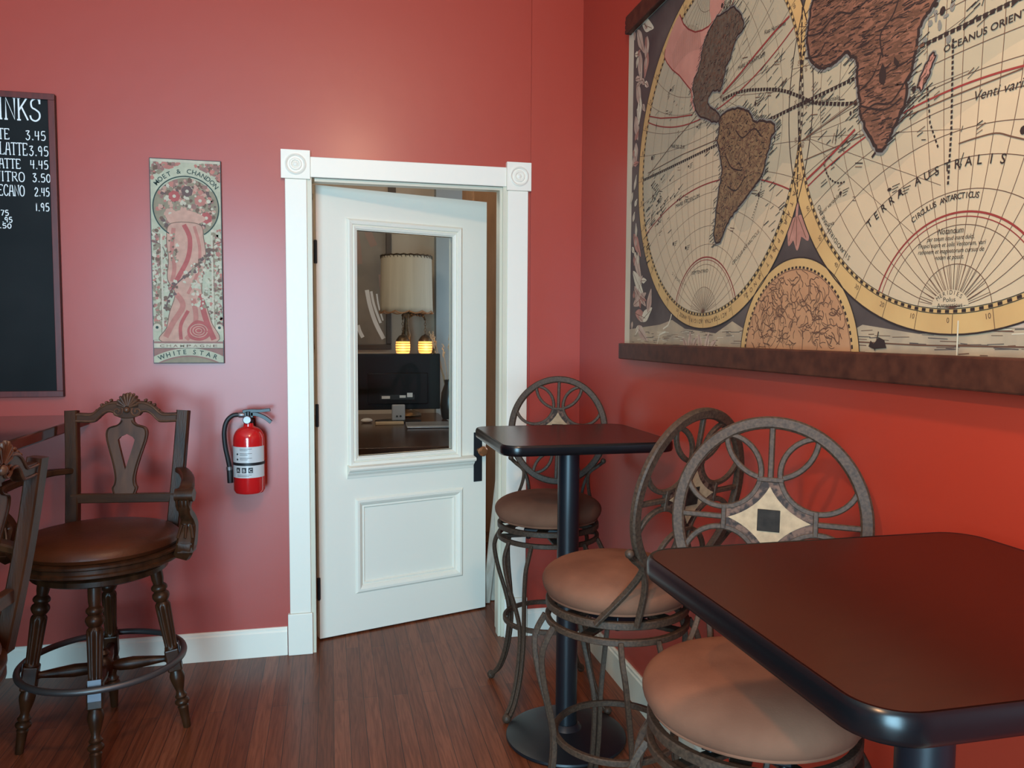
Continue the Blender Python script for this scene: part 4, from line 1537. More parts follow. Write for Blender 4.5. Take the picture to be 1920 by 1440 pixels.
orn = [(.695, 2.555, .13, -1.0), (.745, 2.56, .12, -.5), (.79, 2.50, .10, -1.6), (.72, 2.47, .13, -1.4), (.80, 2.44, .09, -1.9), (.70, 2.36, .12, -1.2),
       (.735, 2.30, .10, -1.7), (.69, 2.24, .10, -1.3), (.70, 2.14, .09, -1.6), (.69, 1.80, .12, -.9), (.70, 1.73, .14, -1.0), (.69, 1.66, .15, -.75), (.705, 1.60, .14, -.6),
       (.70, 1.53, .13, .3), (.72, 1.50, .12, -.2), (.72, 1.55, .11, .9), (.78, 1.47, .11, .4), (.84, 1.50, .09, 1.2), (.74, 1.45, .12, -.5)]
for k, (u, v, l, a) in enumerate(orn):
    mi = (FIG, MARG, FIG, FIG, ROSE)[k % 5]
    leaf(u, v, l, a, .045, mi, 2)
    leaf(S0 + S1 - u, v, l, PI - a, -.045, mi, 2)
for k in range(70):
    u, v = rnd.uniform(.672, .80), rnd.uniform(1.44, 2.56)
    if math.hypot(u - CL[0], v - CL[1]) < RL + .085:
        continue
    for s_ in (0, 1):
        leaf(u if not s_ else S0 + S1 - u, v, rnd.uniform(.03, .06), (lambda q: q if not s_ else PI - q)(rnd.uniform(-2.4, 2.4)), .022, rnd.choice((FIG, ROSE, MARG, FIG)), 4)
for P in ([(.98, 1.44), (1.02, 1.452), (1.04, 1.475), (1.05, 1.495)], [(.93, 1.385), (.95, 1.42), (1.0, 1.43)]):
    F.line(P, .006, MARG, 3)
for k, (u, v, l, a) in enumerate(((1.17, 1.372, .05, 2.2), (1.19, 1.372, .06, 1.5), (1.21, 1.372, .05, .9), (1.30, 1.372, .06, 1.2), (1.33, 1.372, .05, .7), (1.27, 1.372, .06, 1.9))):
    leaf(u, v, l, a, .03, FIG, 3)
# pink hanging leaf cluster between the hemispheres
F.line([(1.770, 1.80), (1.771, 1.74), (1.768, 1.70)], .010, ROSE, 3)
for u, v, l, a in ((1.765, 1.715, .075, -2.0), (1.775, 1.715, .08, -1.0), (1.770, 1.715, .085, -1.55)):
    leaf(u, v, l, a, .05, ROSE, 3)
# graduated rings
for (cu, cv), r in ((CL, RL), (CR_, RR)):
    F.poly(arc(cu, cv, r + .048, 0, 360, 120)[:-1], RING, 4)
for (cu, cv), r in ((CL, RL), (CR_, RR)):
    F.poly(arc(cu, cv, r, 0, 360, 120)[:-1], SEA, 5)
for up, mi, ly in ((.06, MID, 5.3), (0, WARM, 5.6)):     # warm light on the southern seas, painted in as two warmer tints
    F.poly(arc(CL[0], CL[1], RL - .001, 200 - 60 * up, 340 + 60 * up, 60) +
           [(p.x, p.y) for p in spline([(1.70, 1.80 + up, 0), (1.60, 1.74 + up, 0), (1.48, 1.72 + up, 0), (1.36, 1.94 + up, 0), (1.24, 2.00 + up, 0), (1.08, 1.93 + up, 0), (.92, 1.86 + up, 0)], 6)], mi, ly)
    F.poly(arc(CR_[0], CR_[1], RR - .001, 212 - 60 * up, 338 + 60 * up, 60) +
           [(p.x, p.y) for p in spline([(2.66, 1.84 + up, 0), (2.46, 1.86 + up, 0), (2.26, 1.82 + up, 0), (2.06, 1.73 + up, 0)], 6)], mi, ly)
for (cu, cv), r in ((CL, RL), (CR_, RR)):
    F.line(arc(cu, cv, r + .048, 0, 360, 120)[:-1], .0035, INK, 6, True)
    F.line(arc(cu, cv, r, 0, 360, 120)[:-1], .0014, INK, 6, True)
    F.line(arc(cu, cv, r + .009, 0, 360, 120)[:-1], .0014, INK, 6, True)
    F.dashes(arc(cu, cv, r + .0045, 0, 360, 240), .006, INK, 6, .010, .010)
    for k in range(36):
        a = math.radians(10 * k)
        F.line([(cu + (r + .010) * math.cos(a), cv + (r + .010) * math.sin(a)), (cu + (r + .047) * math.cos(a), cv + (r + .047) * math.sin(a))], .0014, BRN, 6)
        F.text(str(abs(90 - (10 * k) % 180)), cu + (r + .026) * math.cos(a - .02), cv + (r + .026) * math.sin(a - .02), .010, BRN, 6, ang=a + PI / 2, align='C')
F.line([(1.7685, 1.80), (1.7685, 2.22)], .002, INK, 7)
# the wedges where the rings meet
for sz in (1, -1):
    F.dashes([(1.770, 1.985 + sz * .06), (1.771, 1.985 + sz * .24)], .004, INK, 7, .012, .006)


def st(lat, lon, c, r):
    a, b_ = math.radians(lat), math.radians(lon)
    k = r / (1 + math.cos(a) * math.cos(b_))
    return c[0] + k * math.cos(a) * math.sin(b_), c[1] + k * math.sin(a)


for c, r, wl in ((CL, RL, .0011), (CR_, RR, .0014)):
    for lon in range(-80, 81, 10):
        F.line([st(la, lon, c, r) for la in range(-87, 88, 4)], wl, BRN, 7)
    for lat in range(-80, 81, 10):
        if lat:
            F.line([st(lat, lo, c, r) for lo in range(-90, 91, 5)], wl, BRN, 7)
    for lat, wd in ((-66.5, .004), (66.5, .004), (-23.5, .004), (23.5, .004)):
        F.line([st(lat, lo, c, r) for lo in range(-90, 91, 4)], wd, RED, 8)
    F.line([st(-67.8, lo, c, r) for lo in range(-90, 91, 4)], .002, RED, 8)
    F.dashes([st(0, lo, c, r) for lo in range(-90, 91, 2)], .0085, INK, 8, .011, .004)
    F.line([st(.55, lo, c, r) for lo in range(-90, 91, 4)], .0014, INK, 8)
    for lo in range(-84, 84, 7):
        F.line([(c[0], c[1] - r), st(-80, lo, c, r)], .001, BRN, 7)
for L_ in (ECLR, ECLL):
    F.dashes([(p.x, p.y) for p in spline([(a, b_, 0) for a, b_ in L_], 6)], .0085, INK, 9, .011, .004)
for L_, wd in ((RED1, .006), (RED2, .006), (TROPL, .004)):
    F.line(L_, wd, RED, 9)
for L_ in (RHUMB1, RHUMB2, RHUMB3, RHUMB4):
    F.line(L_, .0026, BRN, 9)
for i in range(7):
    a = -.9 + .3 * i
    F.line([(1.455 - .25 * math.cos(a), 2.11 - .25 * math.sin(a)), (1.455 + .30 * math.cos(a), 2.11 + .3 * math.sin(a))] if False else
           [(1.36, 2.12), (1.36 + .34 * math.cos(a), 2.12 + .26 * math.sin(a))], .001, BRN, 7)
    F.line([(1.80, 1.90), (1.80 + .5 * math.cos(a * .8), 1.90 + .42 * math.sin(a * .8))], .001, BRN, 7)


# land masses, each with a dark shore and rows of tiny place-name strokes
def rough(poly, amp, sub=3):
    out = []
    n = len(poly)
    for i in range(n):
        a, b_ = poly[i], poly[(i + 1) % n]
        for k in range(sub):
            t = k / sub
            out.append((a[0] + (b_[0] - a[0]) * t + rnd.uniform(-amp, amp), a[1] + (b_[1] - a[1]) * t + rnd.uniform(-amp, amp)))
    return out


def land(poly, mi, n, wd, slope, ly=10, shore=.010, l0=.010, l1=.026, wig=.5, fringe=120):
    R_ = rough(poly, .0022)
    F.line(R_, shore * 2.4, SHORE, ly, True)
    F.poly(R_, mi, ly + 1)
    F.line(R_, shore, INK, ly + 2, True)
    us, vs = [p[0] for p in poly], [p[1] for p in poly]
    k = 0
    while k < n:
        u, v = rnd.uniform(min(us), max(us)), rnd.uniform(min(vs), max(vs))
        if not inside((u, v), poly):
            continue
        k += 1
        a = slope + rnd.uniform(-wig, wig)
        l = rnd.uniform(l0, l1)
        p1 = (u + l * math.cos(a), v + l * math.sin(a))
        if not inside(p1, poly):
            continue
        pm_ = ((u + p1[0]) / 2 + rnd.uniform(-.002, .002), (v + p1[1]) / 2 + rnd.uniform(-.002, .002))
        F.line([(u, v), pm_, p1], wd * rnd.uniform(.6, 1.4), rnd.choice((INK, BRN, BRN)), ly + 2)
    nP = len(R_)
    cu, cv = sum(us) / len(us), sum(vs) / len(vs)
    for k in range(fringe):          # short names set outwards from the coast
        p = R_[rnd.randrange(nP)]
        a = math.atan2(p[1] - cv, p[0] - cu) * .5 + .1 + rnd.uniform(-.25, .25)
        s_ = 1 if p[0] > cu else -1
        l = rnd.uniform(.012, .034)
        F.line([p, (p[0] + s_ * l * math.cos(.35), p[1] + l * math.sin(.35) * s_)], .0022, INK, ly)


F.poly(PINK, PNK, 9)
F.poly(PINKN, PNK, 9)
F.poly(BAJA, PNK, 9)
F.line(PINK[:8], .005, RED, 10)
F.line(PINK[12:21], .004, RED, 10)
for k in range(26):
    t = k / 25
    F.line([(1.02 + .20 * t, 2.36 + .05 * math.sin(3 * t)), (1.03 + .20 * t, 2.30 + .02 * math.sin(3 * t))], .0011, BRN, 10)
land(NORTH, NOR, 700, .0024, .7, 10, .005, .006, .018, .9, 150)
land(SOUTH, SOU, 900, .0023, .3, 10, .006, .006, .018, 1.2, 190)
land(AFRICA, AFR, 1700, .0024, -.02, 10, .008, .012, .032, .25, 130)
land(MADA, ROSE, 14, .002, 1.0, 10, .004, .005, .012, .5, 0)
F.poly(LAKE, INK, 14)
F.poly(LAKES, INK, 14)
for P in ([(1.80, 2.14), (1.85, 2.13), (1.91, 2.15), (1.97, 2.13), (2.05, 2.15)], [(1.79, 2.09), (1.84, 2.08), (1.87, 2.10)], [(2.07, 2.0), (2.06, 2.05), (2.10, 2.08), (2.13, 2.15)],
          [(1.99, 1.95), (2.04, 1.97), (2.07, 2.02)], [(2.01, 1.90), (2.05, 1.91), (2.10, 1.90), (2.15, 1.94)], [(2.0, 1.92), (2.08, 1.89), (2.13, 1.90)],
          [(1.46, 2.0), (1.50, 1.97), (1.56, 1.98), (1.60, 1.95)], [(1.40, 1.95), (1.44, 1.90), (1.50, 1.88)], [(1.42, 1.85), (1.47, 1.83), (1.52, 1.86)]):
    F.line([(p.x, p.y) for p in spline([(a, b_, 0) for a, b_ in P], 5)], .0042, INK, 13)
F.dashes([(2.0, 1.985), (2.10, 1.985), (2.19, 1.985)], .006, BRN, 13, .012, .004)
# small islands and their names
for k in range(34):
    c, r = ((CL, RL), (CR_, RR))[k % 2]
    a, q = rnd.uniform(0, 2 * PI), r * .9 * math.sqrt(rnd.random())
    u, v = c[0] + q * math.cos(a), c[1] + q * math.sin(a)
    if v < 1.70 or any(inside((u, v), p) for p in (NORTH, SOUTH, AFRICA, PINK)):
        continue
    F.poly(arc(u, v, rnd.uniform(.004, .007), 0, 360, 8, rnd.uniform(.003, .010))[:-1], INK, 10)
    for j in range(3):
        F.line([(u + .008, v + .004 - .006 * j), (u + .030 - .004 * j, v + .007 - .006 * j)], .0016, INK, 10)
for k in range(40):               # Indian Ocean shoals
    u, v = 2.22 + rnd.gauss(0, .03), 2.06 + rnd.gauss(0, .05)
    if not inside((u, v), AFRICA):
        F.poly(arc(u, v, rnd.uniform(.003, .008), 0, 360, 8, rnd.uniform(.003, .009))[:-1], rnd.choice((INK, SHORE, SHORE)), 10)
for k in range(26):               # shoals off the western coast
    u, v = .84 + rnd.uniform(0, .26), 1.80 + rnd.uniform(0, .16)
    F.line([(u, v), (u + .03, v + .012)], .002, INK, 10)
    F.poly(arc(u, v, .004, 0, 360, 7)[:-1], INK, 10)
F.dashes([(1.52, 2.0), (1.62, 1.9), (1.60, 1.80), (1.56, 1.74)], .003, INK, 10, .004, .004)
F.dashes([(2.045, 1.80), (2.10, 1.84), (2.16, 1.90), (2.20, 1.935)], .006, INK, 10, .014, .008)
F.dashes([(2.26, 1.97), (2.265, 1.80), (2.262, 1.70)], .005, INK, 10, .006, .004)
F.dashes([(2.20, 1.90), (2.21, 1.83), (2.235, 1.775)], .004, INK, 10, .006, .005)
F.line([(p.x, p.y) for p in spline([(a, b_, 0) for a, b_ in VAR1], 5)], .0026, BRN, 10)
F.dashes(arc(1.95, 1.84, .075, 195, 275, 20), .004, INK, 10, .007, .004)
for k in range(190):              # soundings, wind marks and short names scattered over the seas
    c, r = ((CL, RL), (CR_, RR))[k % 2]
    a, q = rnd.uniform(0, 2 * PI), r * .94 * math.sqrt(rnd.random())
    u, v = c[0] + q * math.cos(a), c[1] + q * math.sin(a)
    if v < 1.72 or any(inside((u, v), p) for p in (NORTH, SOUTH, AFRICA, PINK, MADA)):
        continue
    h_ = rnd.choice((.3, .35, -.2, .5, 1.2))
    for j in range(rnd.choice((1, 1, 2, 3))):
        l = rnd.uniform(.008, .030)
        F.line([(u, v - .008 * j), (u + l * math.cos(h_), v - .008 * j + l * math.sin(h_))], rnd.uniform(.0012, .0024), rnd.choice((INK, BRN)), 10)
for cu, cv, n_, dx, dy in ((1.62, 2.10, 16, .07, .07), (1.50, 2.03, 22, .09, .04), (1.60, 1.86, 12, .05, .08), (1.66, 1.73, 10, .04, .05), (.86, 1.86, 22, .06, .06),
                           (1.83, 1.93, 16, .06, .05), (1.93, 1.86, 14, .05, .05), (2.13, 1.90, 26, .06, .05), (2.30, 2.03, 20, .09, .06), (.80, 1.72, 10, .03, .06)):
    for j in range(n_):           # denser knots of names off the coasts
        u, v = cu + rnd.uniform(-dx, dx), cv + rnd.uniform(-dy, dy)
        if any(inside((u, v), p) or inside((u + .03, v + .012), p) for p in (SOUTH, AFRICA, MADA)):
            continue
        l = rnd.uniform(.012, .04)
        F.line([(u, v), (u + l * .93, v + l * .36)], rnd.uniform(.0016, .0028), INK, 10)
# lettering
F.arc_text('TERRA AUSTRALIS INCOGNITA', 2.285, 1.33, .400, 126, 40, .017, INK, 10, .012)
F.arc_text('CIRCULUS ANTARCTICUS', CR_[0], 1.445, .228, 118, 78, .011, INK, 10, .01)
F.text('OCEANUS ORIENTALIS', 2.238, 1.952, .0125, INK, 10, width=.225, ang=.0, bold=.012)
F.text('Venti variabiles', 2.312, 1.842, .017, INK, 10, width=.165, ang=-.06, slant=.25)
for i, s in enumerate(('Notandum', 'per totum istud mare dulci,', 'Tropici supra et solis Ventorum, vari', 'rationem et magnetorum cursus de', 'notari et possit.')):
    wd = (.062, .115, .165, .160, .070)[i]
    F.text(s, 2.272, 1.612 - .0118 * i, .0085 if i else .0115, INK, 10, width=wd, ang=-.05, align='C', slant=.2)
F.poly(arc(2.278, 1.478, .045, 0, 180, 14, .030), WARM, 9)
F.arc_text('MERIDIES', 2.278, 1.455, .044, 128, 56, .008, INK, 10)
F.text('Polus', 2.277, 1.4855, .0085, INK, 10, width=.030, align='C')
F.text('Antarcticus', 2.278, 1.475, .0085, INK, 10, width=.062, align='C')
F.text('Venti variabiles', 1.868, 1.700, .010, INK, 10, width=.085, ang=.45, slant=.2)
F.text('Nova', 1.893, 1.672, .010, INK, 10, width=.03, ang=.1)
F.text('MAR DEL ZUR', 1.02, 2.05, .011, INK, 10, width=.11, ang=-.25)
F.text('MARE PACIFICUM', 1.07, 1.842, .012, INK, 10, width=.17, ang=.04)
F.text('SEPTENTRIO', 1.20, 1.612, .010, INK, 10, width=.11, ang=0)
F.arc_text('CIRCULUS', CL[0], 1.985, .42, 238, 252, .009, INK, 10)
F.text('CIRCULUS ANTARCTICUS', 1.46, 1.62, .010, INK, 10, width=.16, ang=.5)
F.text('MARE ATLANTICUM', 1.465, 2.165, .011, INK, 10, width=.14, ang=-.05)
F.text('Kaap Hurricanes', 1.60, 2.215, .011, INK, 10, width=.10, ang=-.12)
F.text('Linea Aequinoctialis', 1.80, 1.975, .010, INK, 10, width=.13, ang=-.16)
F.arc_text('ZONA FRIGIDA ANTARCTICA', CL[0], CL[1], RL + .020, 252, 286, .013, BRN, 7)
F.arc_text('ZONA TEMPERATA', CL[0], CL[1], RL + .020, 300, 336, .013, BRN, 7)
F.arc_text('ORIENS MERIDIONALIS', CR_[0], CR_[1], RR - .022, 212, 232, .011, INK, 10)
# the round star chart at the foot
SC, SR = (1.770, 1.356), .2568


def half(r, n=48):
    pts = [(u, v) for u, v in arc(SC[0], SC[1], r, -6, 186, n) if v >= za]
    return pts


F.poly(half(SR), RING, 5)
F.poly(half(SR - .026), SKY, 6)
F.line(half(SR), .003, INK, 7)
F.dashes(half(SR - .024, 160), .006, INK, 7, .009, .007)
F.line(half(SR - .029), .0014, INK, 7)
for k in range(300):
    a, q = rnd.uniform(.03, PI - .03), (SR - .04) * math.sqrt(rnd.random())
    u, v = SC[0] + q * math.cos(a), SC[1] + q * math.sin(a)
    if v < za + .02:
        continue
    P = [(u, v)]
    h_ = rnd.uniform(0, 2 * PI)
    for j in range(rnd.randint(2, 5)):
        h_ += rnd.uniform(-1.0, 1.0)
        P.append((P[-1][0] + .011 * math.cos(h_), P[-1][1] + .011 * math.sin(h_)))
    P = [p for p in P if p[1] > za + .003 and math.hypot(p[0] - SC[0], p[1] - SC[1]) < SR - .03]
    if len(P) > 2:
        F.line([(p.x, p.y) for p in spline([(a_, b_, 0) for a_, b_ in P], 3)], rnd.uniform(.0014, .0028), BRN, 8)
for k in range(5):
    F.line(arc(SC[0] - .17 + .01 * k, SC[1] + .10, .04 + .012 * k, -60, 60, 10), .0014, BRN, 8)
F.poly(SHIP, INK, 8)
F.line([(2.075, 1.39), (2.085, 1.43)], .003, INK, 8)
F.line([(1.9705, za), (2.2, 2.0)] if False else [(2.300, za), (2.300, 1.45)], .0035, MARG, 8)
obj('map_print', F.bm, MMs, sheet, smooth=False)
# rails
for nm, zc, hgt, xa_, ya in (('bottom_rail', 1.3555, .061, -.045, 0), ('top_rail', 2.592, .066, -.036, 0)):
    bm = BM()
    s0, s1_ = .712, 2.96
    if nm == 'top_rail':
        s0 = .645
    s0 = .640
    box(bm, xa_, -.0125, -(s1_ - SM), SM - s0, zc - hgt / 2 - Z0, zc + hgt / 2 - Z0)
    rl = obj(nm, bm, M['railwood'], mp_, smooth=False, bevel=.004)
    for sg in (-1, 1):
        bm = BM()
        yy = (SM - s0) if sg > 0 else -(s1_ - SM)
        a_, b_ = (yy + .0002, yy + .010) if sg > 0 else (yy - .010, yy - .0002)
        box(bm, xa_ + .002, -.011, a_, b_, zc - hgt / 2 + .001 - Z0, zc + hgt / 2 - .001 - Z0)
        for q in range(3):
            a2, b2 = (yy + .010, yy + .026) if sg > 0 else (yy - .026, yy - .010)
            box(bm, -.030, -.008, a2, b2, zc - .024 + .018 * q - Z0, zc - .012 + .018 * q - Z0)
        obj('rail_cap', bm, M['darkframe'], rl, smooth=False, bevel=.001)


# ------------------------------------------------------------------ the office seen through the pane
DZ = .765
t = thing('desk', 'long dark wooden desk in the office behind the door', 'desk', (-.7, 1.9, 0))
bm = BM()
box(bm, -1.0, .42, -.92, .98, DZ - .04, DZ)
obj('desk_top', bm, M['deskwood'], t, smooth=False, bevel=.004)
for x in (-.92, .34):
    for y in (-.84, .9):
        bm = BM()
        box(bm, x - .03, x + .03, y - .03, y + .03, 0, DZ - .04)
        obj('leg', bm, M['deskwood'], t, smooth=False)
bm = BM()
box(bm, -.95, .37, -.88, -.86, .62, DZ - .04)
obj('apron', bm, M['deskwood'], t, smooth=False)

# monitor seen from behind
t = thing('monitor', 'black computer monitor seen from behind through the door glass', 'monitor', (-.655, 2.30, DZ))
bm = BM()
box(bm, -.315, .315, .0, .022, .088, .502)
box(bm, -.22, .22, -.028, 0, .13, .36)
obj('shell', bm, M['screen'], t, smooth=False, bevel=.006)
bm = BM()
box(bm, -.13, .12, -.0335, -.0285, .165, .200)
obj('port_recess', bm, M['rubber'], t, smooth=False)
for a, b_, c, d in ((-.12, -.06, .172, .192), (.01, .055, .178, .196), (.065, .105, .182, .214)):
    bm = BM()
    box(bm, a, b_, -.0355, -.0336, c, d)
    obj('sticker', bm, M['whiteplastic'], t, smooth=False)
bm = BM()
box(bm, -.048, .048, -.062, -.030, .012, .130)
nk = obj('stand_neck', bm, M['greyplastic'], t, smooth=False, bevel=.008)
bm = BM()
for sx in (-.012, .014):
    lathe(bm, [(.0075, 0), (.0075, .003)], 12, Matrix.Translation((sx, -.0625, .045)) @ Matrix.Rotation(PI / 2, 4, 'X'))
obj('cable_hole', bm, M['rubber'], nk, smooth=False)
bm = BM()
prism(bm, arc(0, -.02, .17, 0, 360, 40, .11)[:-1], 0, .012, lambda u, v, d: Vector((u, v, d)))
obj('stand_foot', bm, M['screen'], t, smooth=False, bevel=.003)

t = thing('laptop', 'closed silver laptop lying flat on the desk in front of the monitor', 'laptop', (-.435, 1.96, DZ), -.05)
bm = BM()
box(bm, -.19, .19, -.13, .13, .003, .011)
obj('base', bm, M['silver'], t, smooth=False, bevel=.003)
bm = BM()
box(bm, -.19, .19, -.13, .13, .0115, .018)
obj('lid', bm, M['silver'], t, smooth=False, bevel=.003)
for x in (-.17, .17):
    for y in (-.11, .11):
        bm = BM()
        lathe(bm, [(.008, 0), (.008, .003)], 10, Matrix.Translation((x, y, 0)))
        obj('rubber_foot', bm, M['rubber'], t)
t = thing('computer_mouse', 'small white computer mouse left of the monitor stand', 'mouse', (-.885, 2.25, DZ), .3)
bm = BM()
sphere(bm, Vector((0, 0, .016)), .03, 20, 12, (1.5, .95, .62))
for v in bm.verts:
    if v.co.z < 0:
        v.co.z = 0
obj('body', bm, M['whiteplastic'], t)
bm = BM()
lathe(bm, [(.004, -.003), (.004, .003)], 10, Matrix.Translation((-.022, 0, .033)) @ Matrix.Rotation(PI / 2, 4, 'X'))
obj('scroll_wheel', bm, M['greyplastic'], t)
bm = BM()
box(bm, -.10, .10, -.03, .03, 0, .020)
tag(obj('notepad', bm, M['notepad'], None, smooth=False, bevel=.004, loc=(-.73, 2.115, DZ)), 'pale block pad lying in front of the monitor foot', 'notepad')

# table lamp with a lashed parchment shade and two lit amber lanterns
t = thing('table_lamp', 'tall table lamp with a cream drum shade and glowing amber lanterns', 'lamp', (-.555, 2.66, DZ))
SZ0, SZ1 = 1.590 - DZ, 2.012 - DZ
bm = BM()
n = 96
rows = []
for z, r, sc in ((SZ0, .205, 1), (SZ0 + .03, .204, 0), ((SZ0 + SZ1) / 2, .200, 0), (SZ1 - .02, .196, 0), (SZ1, .196, 2)):
    row = []
    for i in range(n):
        a = 2 * PI * i / n
        dz = -.016 * abs(math.sin(a * 6)) if sc == 1 else (.004 * (i % 2) if sc == 2 else 0)
        row.append(bm.verts.new((r * math.cos(a), r * math.sin(a), z + dz)))
    rows.append(row)
for A, B in zip(rows, rows[1:]):
    for i in range(n):
        quad(bm, [A[i], A[(i + 1) % n], B[(i + 1) % n], B[i]])
sh = obj('lamp_shade', bm, M['shade'], t)
m_ = sh.modifiers.new('solid', 'SOLIDIFY')
m_.thickness = .003
bm = BM()
tube(bm, [(.198 * math.cos(2 * PI * i / 96), .198 * math.sin(2 * PI * i / 96), SZ1 + .003 * math.sin(i * PI / 2)) for i in range(96)], .006, 6, True)
for i in range(40):
    a = 2 * PI * i / 40
    tube(bm, [(.200 * math.cos(a), .200 * math.sin(a), SZ1), (.199 * math.cos(a + .05), .199 * math.sin(a + .05), SZ1 - .020)], .0025, 5)
obj('lacing', bm, M['bronzelamp'], sh)
bm = BM()
tube(bm, [(.207 * math.cos(2 * PI * i / 144), .207 * math.sin(2 * PI * i / 144), SZ0 - .016 * abs(math.sin(2 * PI * i / 144 * 6)) - .002) for i in range(144)], .006, 6, True)
obj('scalloped_braid', bm, M['cabinet'], sh)
bm = BM()
lathe(bm, [(0, 0), (.11, 0), (.115, .012), (.10, .03), (.05, .05), (.035, .08), (.045, .12), (.03, .17), (.022, .24), (.036, .30), (.05, .38), (.030, .46), (.020, .52),
           (.030, .58), (.042, .64), (.024, .70), (.018, .76), (.03, .80), (.012, .84), (.010, 1.05), (0, 1.05)], 28)
obj('lamp_base', bm, M['bronzelamp'], t)
for s, dz in ((-.34, -.09), (1.25, 0)):
    bm = BM()
    tube(bm, spline([(0, 0, .76), (s * .05, dz * .5, .80), (s * .10, dz - .01, .79), (s * .115, dz - .02, .755)], 6), .008, 8)
    for k in range(5):
        sphere(bm, Vector((s * (.03 + .018 * k), dz * k / 5 - .012, .805 - .004 * k)), .013, 8, 6)
    am = obj('lamp_arm', bm, M['bronzelamp'], t)
    bm = BM()
    x = s * .115
    for k in range(5):
        tube(bm, [(x + .007 * math.cos(2 * PI * j / 10) * (k % 2), dz - .02 + .007 * math.cos(2 * PI * j / 10) * (1 - k % 2), .745 - .022 * k + .013 * math.sin(2 * PI * j / 10)) for j in range(10)], .0025, 6, True)
    lathe(bm, [(.008, .645), (.012, .64), (.030, .632), (.050, .605), (.054, .59)], 20, Matrix.Translation((x, dz - .02, 0)))
    ln = obj('lantern_cap', bm, M['bronzelamp'], am)
    bm = BM()
    lathe(bm, [(.053, .588), (.056, .560), (.055, .525), (.050, .500), (.03, .492)], 20, Matrix.Translation((x, dz - .02, 0)))
    obj('lantern_glass', bm, M['amber'], am)
    bm = BM()
    for zz in (.575, .555, .535, .515):
        tube(bm, [(x + .0565 * math.cos(2 * PI * j / 20), dz - .02 + .0565 * math.sin(2 * PI * j / 20), zz) for j in range(20)], .0022, 5, True)
    obj('lantern_cage', bm, M['bronzelamp'], am)
bulb('lantern_glow', (-.60, 2.46, DZ + .54), 1.6, (1.0, .55, .22), .05)
bulb('lantern_glow', (-.41, 2.56, DZ + .54), 1.6, (1.0, .55, .22), .05)

# dried stems in a dark vase
t = thing('dried_stems', 'tall dried straw stems in a dark vase right of the monitor', 'dried plant', (-.255, 2.42, DZ))
bm = BM()
lathe(bm, [(0, 0), (.05, 0), (.06, .02), (.07, .10), (.06, .2), (.035, .27), (.04, .30), (.034, .30), (.028, .27)], 24)
obj('vase', bm, M['vase'], t)
rn = random.Random(5)
for k in range(11):
    a = 2 * PI * k / 11
    tx, ty, tz = .085 * math.cos(a) + rn.uniform(-.03, .03) - .02, .06 * math.sin(a), rn.uniform(.42, .60)
    bm = BM()
    pts = spline([(.012 * math.cos(a), .012 * math.sin(a), .10), (tx * .4, ty * .4, .32), (tx, ty, tz)], 5)
    tube(bm, pts, .0022, 5)
    sm = obj('stem', bm, M['stem'], t)
    bm = BM()
    for j in range(14):
        f = j / 14
        p = Vector((tx, ty, tz)) + Vector((tx * .25, ty * .25, .10)) * f
        sphere(bm, p + Vector((rn.uniform(-.008, .008), rn.uniform(-.008, .008), 0)), .0055 * (1.1 - f * .6), 6, 4, (1, 1, 2))
    obj('plume', bm, M['plume'], sm)

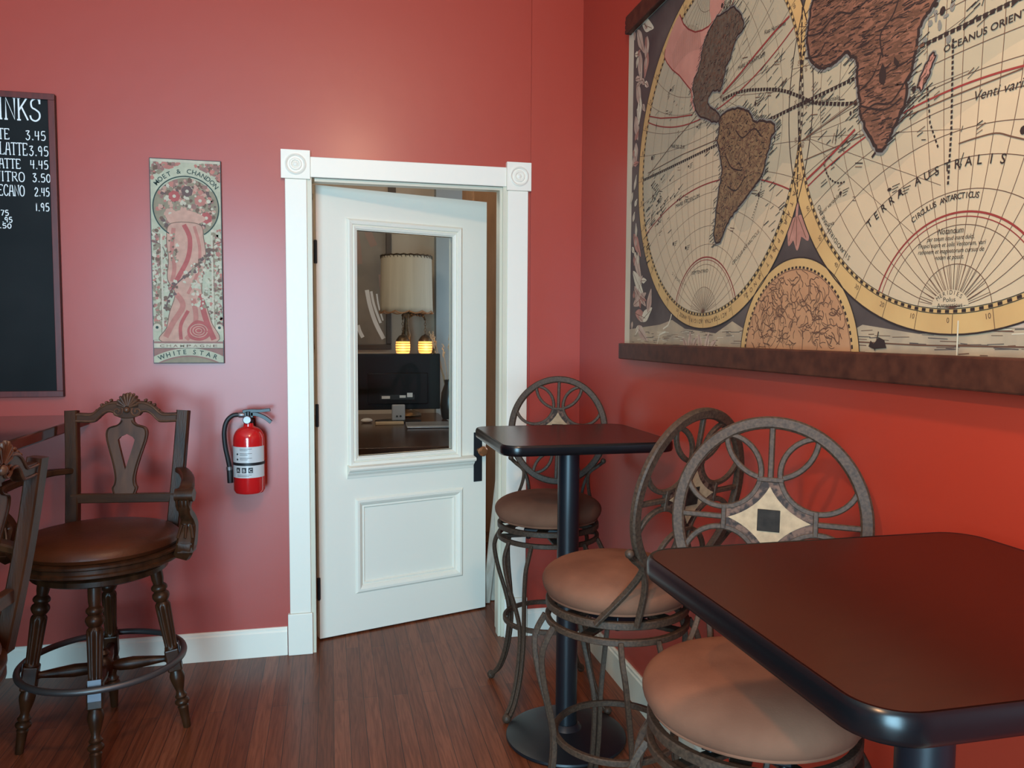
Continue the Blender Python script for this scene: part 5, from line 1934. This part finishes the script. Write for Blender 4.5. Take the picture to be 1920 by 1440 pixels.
# framed picture on the far wall
t = thing('framed_picture', 'large framed picture with painted-on window reflections on the office wall', 'picture', (-1.28, 3.1, 1.28))
bm = BM()
box(bm, -.60, .60, -.02, 0, .03, 1.22)
F = Flat(lambda u, v, d: Vector((u, -.0205 - d, v)), .0003)
obj('picture_ground', bm, M['picback'], t, smooth=False)
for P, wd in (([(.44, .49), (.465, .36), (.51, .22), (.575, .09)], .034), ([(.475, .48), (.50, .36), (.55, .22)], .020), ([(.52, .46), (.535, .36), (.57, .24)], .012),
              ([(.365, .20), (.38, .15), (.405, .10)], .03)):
    F.line([(p.x, p.y) for p in spline([(a, b_, 0) for a, b_ in P], 6)], wd, 0, 1)  # window reflection in the picture glass, painted on as pale streaks
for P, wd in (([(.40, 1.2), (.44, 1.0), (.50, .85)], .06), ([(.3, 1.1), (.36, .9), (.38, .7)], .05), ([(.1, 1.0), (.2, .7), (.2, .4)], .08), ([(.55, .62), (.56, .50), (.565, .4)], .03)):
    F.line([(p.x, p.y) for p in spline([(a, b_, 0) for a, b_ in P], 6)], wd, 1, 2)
obj('painting_and_reflection', F.bm, [M['picreflect'], M['picpink']], t, smooth=False)
for a, b_, c, d in ((-.64, .64, 0, .045), (-.64, .64, 1.205, 1.25), (-.64, -.595, .045, 1.205), (.595, .64, .045, 1.205)):
    bm = BM()
    box(bm, a, b_, -.04, 0, c, d)
    obj('frame_rail', bm, M['picframe'], t, smooth=False, bevel=.006)
bm = BM()                         # dark batten running up from the picture
box(bm, -.665, -.60, 3.085, 3.1, 2.535, H)
struct(obj('trim_2', bm, M['picframe'], smooth=False))

# brown cupboard and leaning boards seen in the gap beside the door
t = thing('cupboard', 'tall brown wooden cupboard glimpsed in the gap beside the open door', 'cupboard', (.12, 1.62, 0))
bm = BM()
box(bm, -.34, .40, 0, .42, .06, 2.55)
box(bm, -.32, .38, .01, .40, 0, .06)
obj('carcass', bm, M['cabinet'], t, smooth=False, bevel=.003)
for x in (-.335, .035):
    bm = BM()
    box(bm, x, x + .362, -.018, -.0005, .08, 2.53)
    dd = obj('door', bm, M['cabinet'], t, smooth=False, bevel=.003)
    bm = BM()
    sphere(bm, Vector((x + (.335 if x < 0 else .03), -.032, 1.1)), .014, 12, 8)
    obj('knob', bm, M['brass'], dd)
for i, (x, y, wd) in enumerate(((-.352, .455, .040), (-.312, .490, .026), (-.270, .515, .036))):
    bm = BM()
    sweep(bm, [Vector((x, y, .006)), Vector((x + .065, .148 + .012 * 0, 1.28 + .02 * i))], [(-wd / 2, -.010), (wd / 2, -.010), (wd / 2, .010), (-wd / 2, .010)], False, (0, 1, 0))
    o = obj('leaning_board', bm, M['palewood'], smooth=False, bevel=.002)
    tag(o, ('pale wooden board leaning nearest the open door edge', 'narrow pale board leaning in the middle of the three', 'pale board leaning farthest right by the door jamb')[i], 'board', 'pale boards leaning behind the door')
